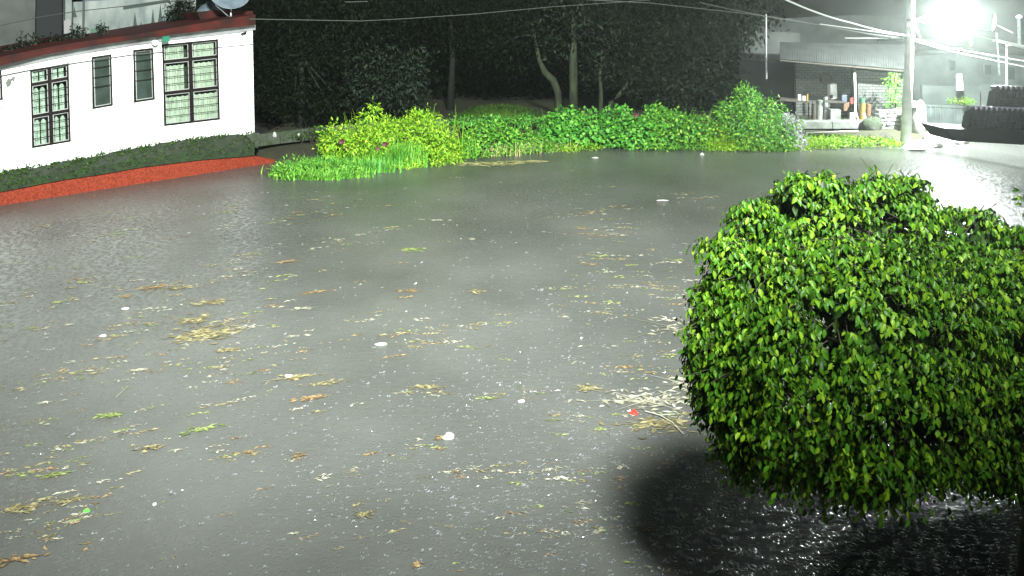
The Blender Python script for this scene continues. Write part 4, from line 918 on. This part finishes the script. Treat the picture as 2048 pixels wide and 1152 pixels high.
# ================================================================== FLOATING THINGS
def strands(mb, c, L, W, n, ang, spread, size, z=.012):
    if n > 9:
        for k in range(3):
            d = Vector((math.cos(ang+k*.5-.5), math.sin(ang+k*.5-.5), 0)); e = Vector((-d.y, d.x, 0))*size*.07; p = Vector((c[0], c[1], z)); h = d*(L if k == 1 else W*1.5)
            mb.add([p-h, p-e, p+h, p+e], [(0, 1, 2, 3)])
    for i in range(n):
        t = random.gauss(0, .33)*L; s = random.gauss(0, .33)*W; a = ang+random.gauss(0, spread)
        x = c[0]+math.cos(ang)*t-math.sin(ang)*s; y = c[1]+math.sin(ang)*t+math.cos(ang)*s
        l_ = size*random.uniform(.4, 1.3); w_ = size*random.uniform(.08, .42); d = Vector((math.cos(a), math.sin(a), 0)); e = Vector((-d.y, d.x, 0)); p = Vector((x, y, z*.5+random.uniform(0, .006)))
        cur = random.uniform(-.25, .25)*l_
        mb.add([p-d*l_/2, p-e*w_/2+e*cur*.5+Vector((0, 0, .004)), p+d*l_/2, p+e*w_/2+e*cur*.5+Vector((0, 0, .006))], [(0, 1, 2, 3)])
FL = [  # px,py,len m,wid m,n,size,mat,name,label,cat
 (410, 668, .62, .40, 70, .15, 'litter_y', "weed_clump", "largest tangled yellow-brown weed clump floating in the left half of the water", "weed clump"),
 (386, 640, .35, .22, 30, .13, 'litter_y', "weed_clump", "yellowish weed clump just above the largest tangled one", "weed clump"),
 (425, 605, .40, .14, 26, .12, 'litter_y', "weed_strand", "slanting yellow weed strand up and right of the largest clump", "weed strand"),
 (458, 701, .26, .08, 14, .10, 'litter_y', "weed_strand", "short yellow weed strand below and right of the largest clump", "weed strand"),
 (495, 655, .24, .07, 12, .09, 'litter_w', "weed_strand", "pale weed strand right of the largest clump", "weed strand"),
 (575, 524, .34, .07, 14, .12, 'litter_b', "leaf_cluster", "brown leaf cluster alone at the edge of the white reflection", "leaves"),
 (825, 500, .30, .16, 26, .12, 'litter_g', "grass_tuft", "green grass tuft afloat in the upper middle of the water", "grass tuft"),
 (818, 582, .26, .07, 12, .10, 'litter_b', "leaf_cluster", "orange-brown leaves floating below the green grass tuft", "leaves"),
 (953, 582, .14, .12, 12, .10, 'litter_y', "floating_leaf", "broad yellow leaf right of the orange-brown leaves", "leaf"),
 (629, 585, .30, .06, 14, .10, 'litter_b', "leaf_cluster", "thin orange-brown row of leaves left of the centre", "leaves"),
 (602, 618, .28, .07, 12, .10, 'litter_w', "weed_strand", "pale yellow strand just below the thin orange-brown row", "weed strand"),
 (588, 756, .42, .08, 26, .10, 'litter_y', "weed_raft", "long narrow raft of yellow weeds with a white bit on it", "weed raft"),
 (648, 768, .28, .06, 16, .09, 'litter_y', "weed_strand", "yellow weed strand at the right end of the long raft", "weed strand"),
 (622, 797, .25, .06, 18, .09, 'litter_b', "leaf_cluster", "golden-brown leaves below the long yellow raft", "leaves"),
 (727, 1032, .11, .07, 9, .08, 'litter_y', "floating_leaf", "single golden leaf in the lower middle of the water", "leaf"),
 (835, 1131, .07, .05, 6, .06, 'litter_b', "floating_leaf", "small orange leaf at the bottom edge", "leaf"),
 (597, 913, .07, .08, 8, .06, 'litter_b', "floating_leaf", "small brown leaf left of the white bag", "leaf"),
 (298, 898, .17, .07, 12, .09, 'litter_y', "floating_leaf", "yellow-brown leaf with a trailing stem at the lower left", "leaf"),
 (405, 860, .24, .06, 18, .09, 'litter_g', "weed_strand", "olive weed strand right of the yellow-brown leaf", "weed strand"),
 (218, 832, .22, .07, 16, .09, 'litter_g', "weed_strand", "pale olive weed strand left of the olive one", "weed strand"),
 (46, 1018, .24, .08, 24, .08, 'litter_y', "weed_clump", "yellow weed clump near the lower left edge with white bits", "weed clump"),
 (140, 1001, .14, .07, 14, .07, 'litter_y', "weed_clump", "flat yellow weed clump above the bright green lid", "weed clump"),
 (30, 1122, .26, .07, 22, .08, 'litter_b', "weed_clump", "brownish weed clump in the bottom left corner", "weed clump"),
 (110, 950, .20, .05, 12, .07, 'litter_g', "weed_strand", "thin green strand with a pale tip near the lower left edge", "weed strand"),
 (850, 775, .30, .06, 16, .09, 'litter_y', "weed_strand", "yellowish curved strand in the middle above the white bag", "weed strand"),
 (1175, 778, .26, .10, 16, .10, 'litter_y', "weed_loop", "curled yellow weed loop left of the ficus", "weed loop"),
 (1290, 803, .80, .22, 80, .12, 'litter_w', "straw_mat", "wide mat of pale straw beside the ficus above the red scrap", "straw mat"),
 (1310, 850, .55, .16, 50, .11, 'litter_y', "straw_mat", "yellowish straw mat around the red scrap", "straw mat"),
 (1375, 770, .4, .3, 40, .11, 'litter_w', "straw_mat", "loose pale straw touching the left side of the ficus", "straw mat"),
 (1345, 655, .5, .5, 40, .11, 'litter_w', "straw_mat", "scattered pale stalks left of the ficus, upper patch", "straw mat"),
 (985, 328, 1.3, .35, 50, .30, 'straw', "weed_raft", "yellow weed raft drifting off the bank below the creeper mound", "weed raft"),
 (1050, 324, 1.2, .2, 30, .28, 'straw', "weed_raft", "thin yellow weed raft right of the first one below the creeper", "weed raft"),
 (350, 577, .45, .08, 16, .12, 'litter_y', "weed_strand", "yellowish strand in the pale reflection of the house", "weed strand"),
 (312, 575, .40, .10, 18, .12, 'litter_b', "weed_strand", "pinkish-brown strand in the pale reflection of the house", "weed strand"),
]
for px_, py_, l_, w_, n, sz, m, nm, lab, cat in FL:
    mb = MB(); strands(mb, G(px_, py_), l_*1.15, w_*1.5, int(n*1.5), R(15 if px_ < 700 else 0), .6, sz*1.2)
    tag(mb.build(nm, m), lab, cat)
# plastic things
def blobthing(px_, py_, rx, ry, rz, m, nm, lab, cat, seed=1, amp=.25, hgt=.0):
    c = G(px_, py_); mb = MB(); rough_blob(mb, (c.x, c.y, hgt), rx, ry, rz, seed, amp, 12, 7); tag(mb.build(nm, m, smooth=False), lab, cat); return c
blobthing(897, 874, .075, .06, .04, 'bag', "plastic_bag", "crumpled white plastic bag floating in the lower middle of the water", "plastic bag", 2)
mb = MB(); strands(mb, G(880, 878), .07, .05, 12, 0, 1.5, .07); tag(mb.build("soggy_leaf", 'litter_b'), "brown soggy leaf stuck to the left of the white bag", "leaf")
blobthing(1268, 827, .06, .045, .035, 'red', "red_scrap", "red plastic scrap floating left of the ficus", "scrap", 3)
blobthing(173, 1023, .035, .025, .015, 'bright_green', "green_disc", "bright green lid floating at the lower left", "lid", 4, .1)
blobthing(1392, 838, .035, .02, .012, 'bright_green', "green_scrap", "bright green scrap floating beside the left edge of the ficus", "scrap", 5, .2)
blobthing(309, 1009, .022, .02, .018, 'bag', "white_ball", "tiny white ball right of the bright green lid", "ball", 6, .05)
blobthing(577, 754, .055, .035, .03, 'bag', "white_lump", "white lump riding on the long yellow weed raft", "lump", 7)
blobthing(762, 689, .08, .035, .025, 'bag', "white_wrapper", "pale torn wrapper in the middle left of the water", "wrapper", 8)
blobthing(251, 618, .06, .03, .025, 'bag', "white_scrap", "bluish-white scrap in the pale reflection of the house", "scrap", 9)
blobthing(944, 478, .07, .04, .02, 'litter_w', "yellow_disc", "small yellowish lid in the upper middle of the water", "lid", 10, .08)
blobthing(205, 672, .05, .03, .02, 'bag', "white_scrap", "bent white scrap left of the tangled weed clump", "scrap", 11)
blobthing(1190, 316, .12, .06, .03, 'bag', "white_scrap", "white scrap near the bank below the long hedge", "scrap", 12)
blobthing(1404, 310, .08, .06, .09, 'bag', "white_bottle", "upright white bottle floating before the weeds left of the tallest bush", "bottle", 13, .1)
blobthing(1325, 401, .17, .03, .02, 'bag', "white_stick", "thin white stick floating in the upper right of the water", "stick", 14, .1)
blobthing(1042, 803, .045, .03, .02, 'bag', "white_scrap", "small white scrap right of the curved yellowish strand", "scrap", 15, .2)
tw = MB(); tw.tube([G(1290, 822, .02), G(1320, 830, .03), G(1345, 845, .02), G(1367, 868, .02)], .006, 5); tw.tube([G(1320, 830, .03), G(1350, 828, .02)], .004, 4)
tag(tw.build("floating_twig", 'litter_w'), "long curved pale twig floating beside the red scrap", "twig")
tw = MB(); tw.tube([G(232, 795, .02)*1, G(255, 773, .02)], .006, 5); tag(tw.build("floating_twig", 'litter_w'), "short pale twig floating near the upper left weed strands", "twig")
# uncountable litter
def in_water(px_, py_):
    if py_ < 330: return False
    if px_ < 560 and py_ < kerb_bot(px_)+10: return False
    if px_ < 900 and py_ < 372: return False
    return True
DR = [(random.uniform(-20, 1450), 360+760*random.random()) for _ in range(70)]+[(random.gauss(1270, 70), random.uniform(420, 850)) for _ in range(26)]+[(random.gauss(300, 150), random.gauss(640, 90)) for _ in range(20)]+[(random.gauss(90, 60), random.gauss(1000, 80)) for _ in range(10)]
for m, n, nm, lab in (('litter_w', 340, "straw_litter", "fine pale straw bits scattered over the flood water"), ('litter_y', 330, "weed_litter", "fine yellow weed bits scattered over the flood water"),
                      ('litter_g', 180, "grass_litter", "fine olive grass bits scattered over the flood water"), ('litter_b', 160, "leaf_litter", "fine brown leaf bits scattered over the flood water")):
    mb = MB(); i = 0
    while i < n:
        px_ = random.uniform(0, 1500); py_ = 335+810*random.random()**1.1
        if random.random() < .82:
            q = random.choice(DR); t = random.gauss(0, 1); px_ = q[0]+t*42*(.4+q[1]/900); py_ = q[1]-t*(12 if q[0] < 800 else 2)*(.4+q[1]/900)+random.gauss(0, 5)
        if not in_water(px_, py_) or py_ > 1150: continue
        c = G(px_, py_); dep = c.y
        strands(mb, c, .22*dep/10, .05*dep/10, random.randint(2, 9), R(18 if px_ < 800 else 0), .5, (.022+.0046*dep)*random.uniform(.5, 1.5), .003); i += 1
    o = mb.build(nm, m, kind="stuff"); tag(o, lab, "litter")
# rain splashes: small crowns of water
V = []; Fs = []; r3 = random.Random(9); i = 0
while i < 5200:
    px_ = r3.gauss(1200, 330) if r3.random() < .72 else r3.uniform(0, 2048); py_ = r3.uniform(380, 1152) if r3.random() < .5 else r3.gauss(930, 150)
    if not in_water(px_, py_) or py_ > 1152 or px_ > 2040 or px_ < 0: continue
    c = G(px_, py_); i += 1; s = r3.uniform(.004, .013)*(1 if r3.random() < .93 else 1.8); kk = 5; o = len(V); el = r3.uniform(1, 2.2); an = r3.uniform(-.5, .8)
    for q in range(kk):
        a = q*6.28/kk+r3.random(); rx_, ry_ = math.cos(a)*s*el, math.sin(a)*s
        X, Y = rx_*math.cos(an)-ry_*math.sin(an), rx_*math.sin(an)+ry_*math.cos(an)
        V.append((c.x+X, c.y+Y, .002)); V.append((c.x+X*1.5, c.y+Y*1.5, s*r3.uniform(.3, 1.4)))
    for q in range(kk):
        if r3.random() < .25: continue
        q2 = (q+1) % kk; Fs.append((o+2*q, o+2*q2, o+2*q+1))
ro = mesh_obj("rain_splashes", V, Fs, 'splash', None, "stuff"); tag(ro, "white splashes of rain drops hitting the flood water", "rain splashes")

# ================================================================== HAZE (rain-filled air)
hb = MB().box((0, 35, 6.6), 170, 110, 15.6)
hm = bpy.data.materials.new("rain_haze"); hm.use_nodes = True; hm.node_tree.nodes.clear()
ho = hm.node_tree.nodes.new("ShaderNodeOutputMaterial"); hv = hm.node_tree.nodes.new("ShaderNodeVolumePrincipled")
hv.inputs["Color"].default_value = (.92, 1, .96, 1); hv.inputs["Density"].default_value = .0015; hv.inputs["Anisotropy"].default_value = .80
hm.node_tree.links.new(hv.outputs[0], ho.inputs["Volume"]); M['haze'] = hm
hz = hb.build("haze", 'haze'); hz["kind"] = "stuff"
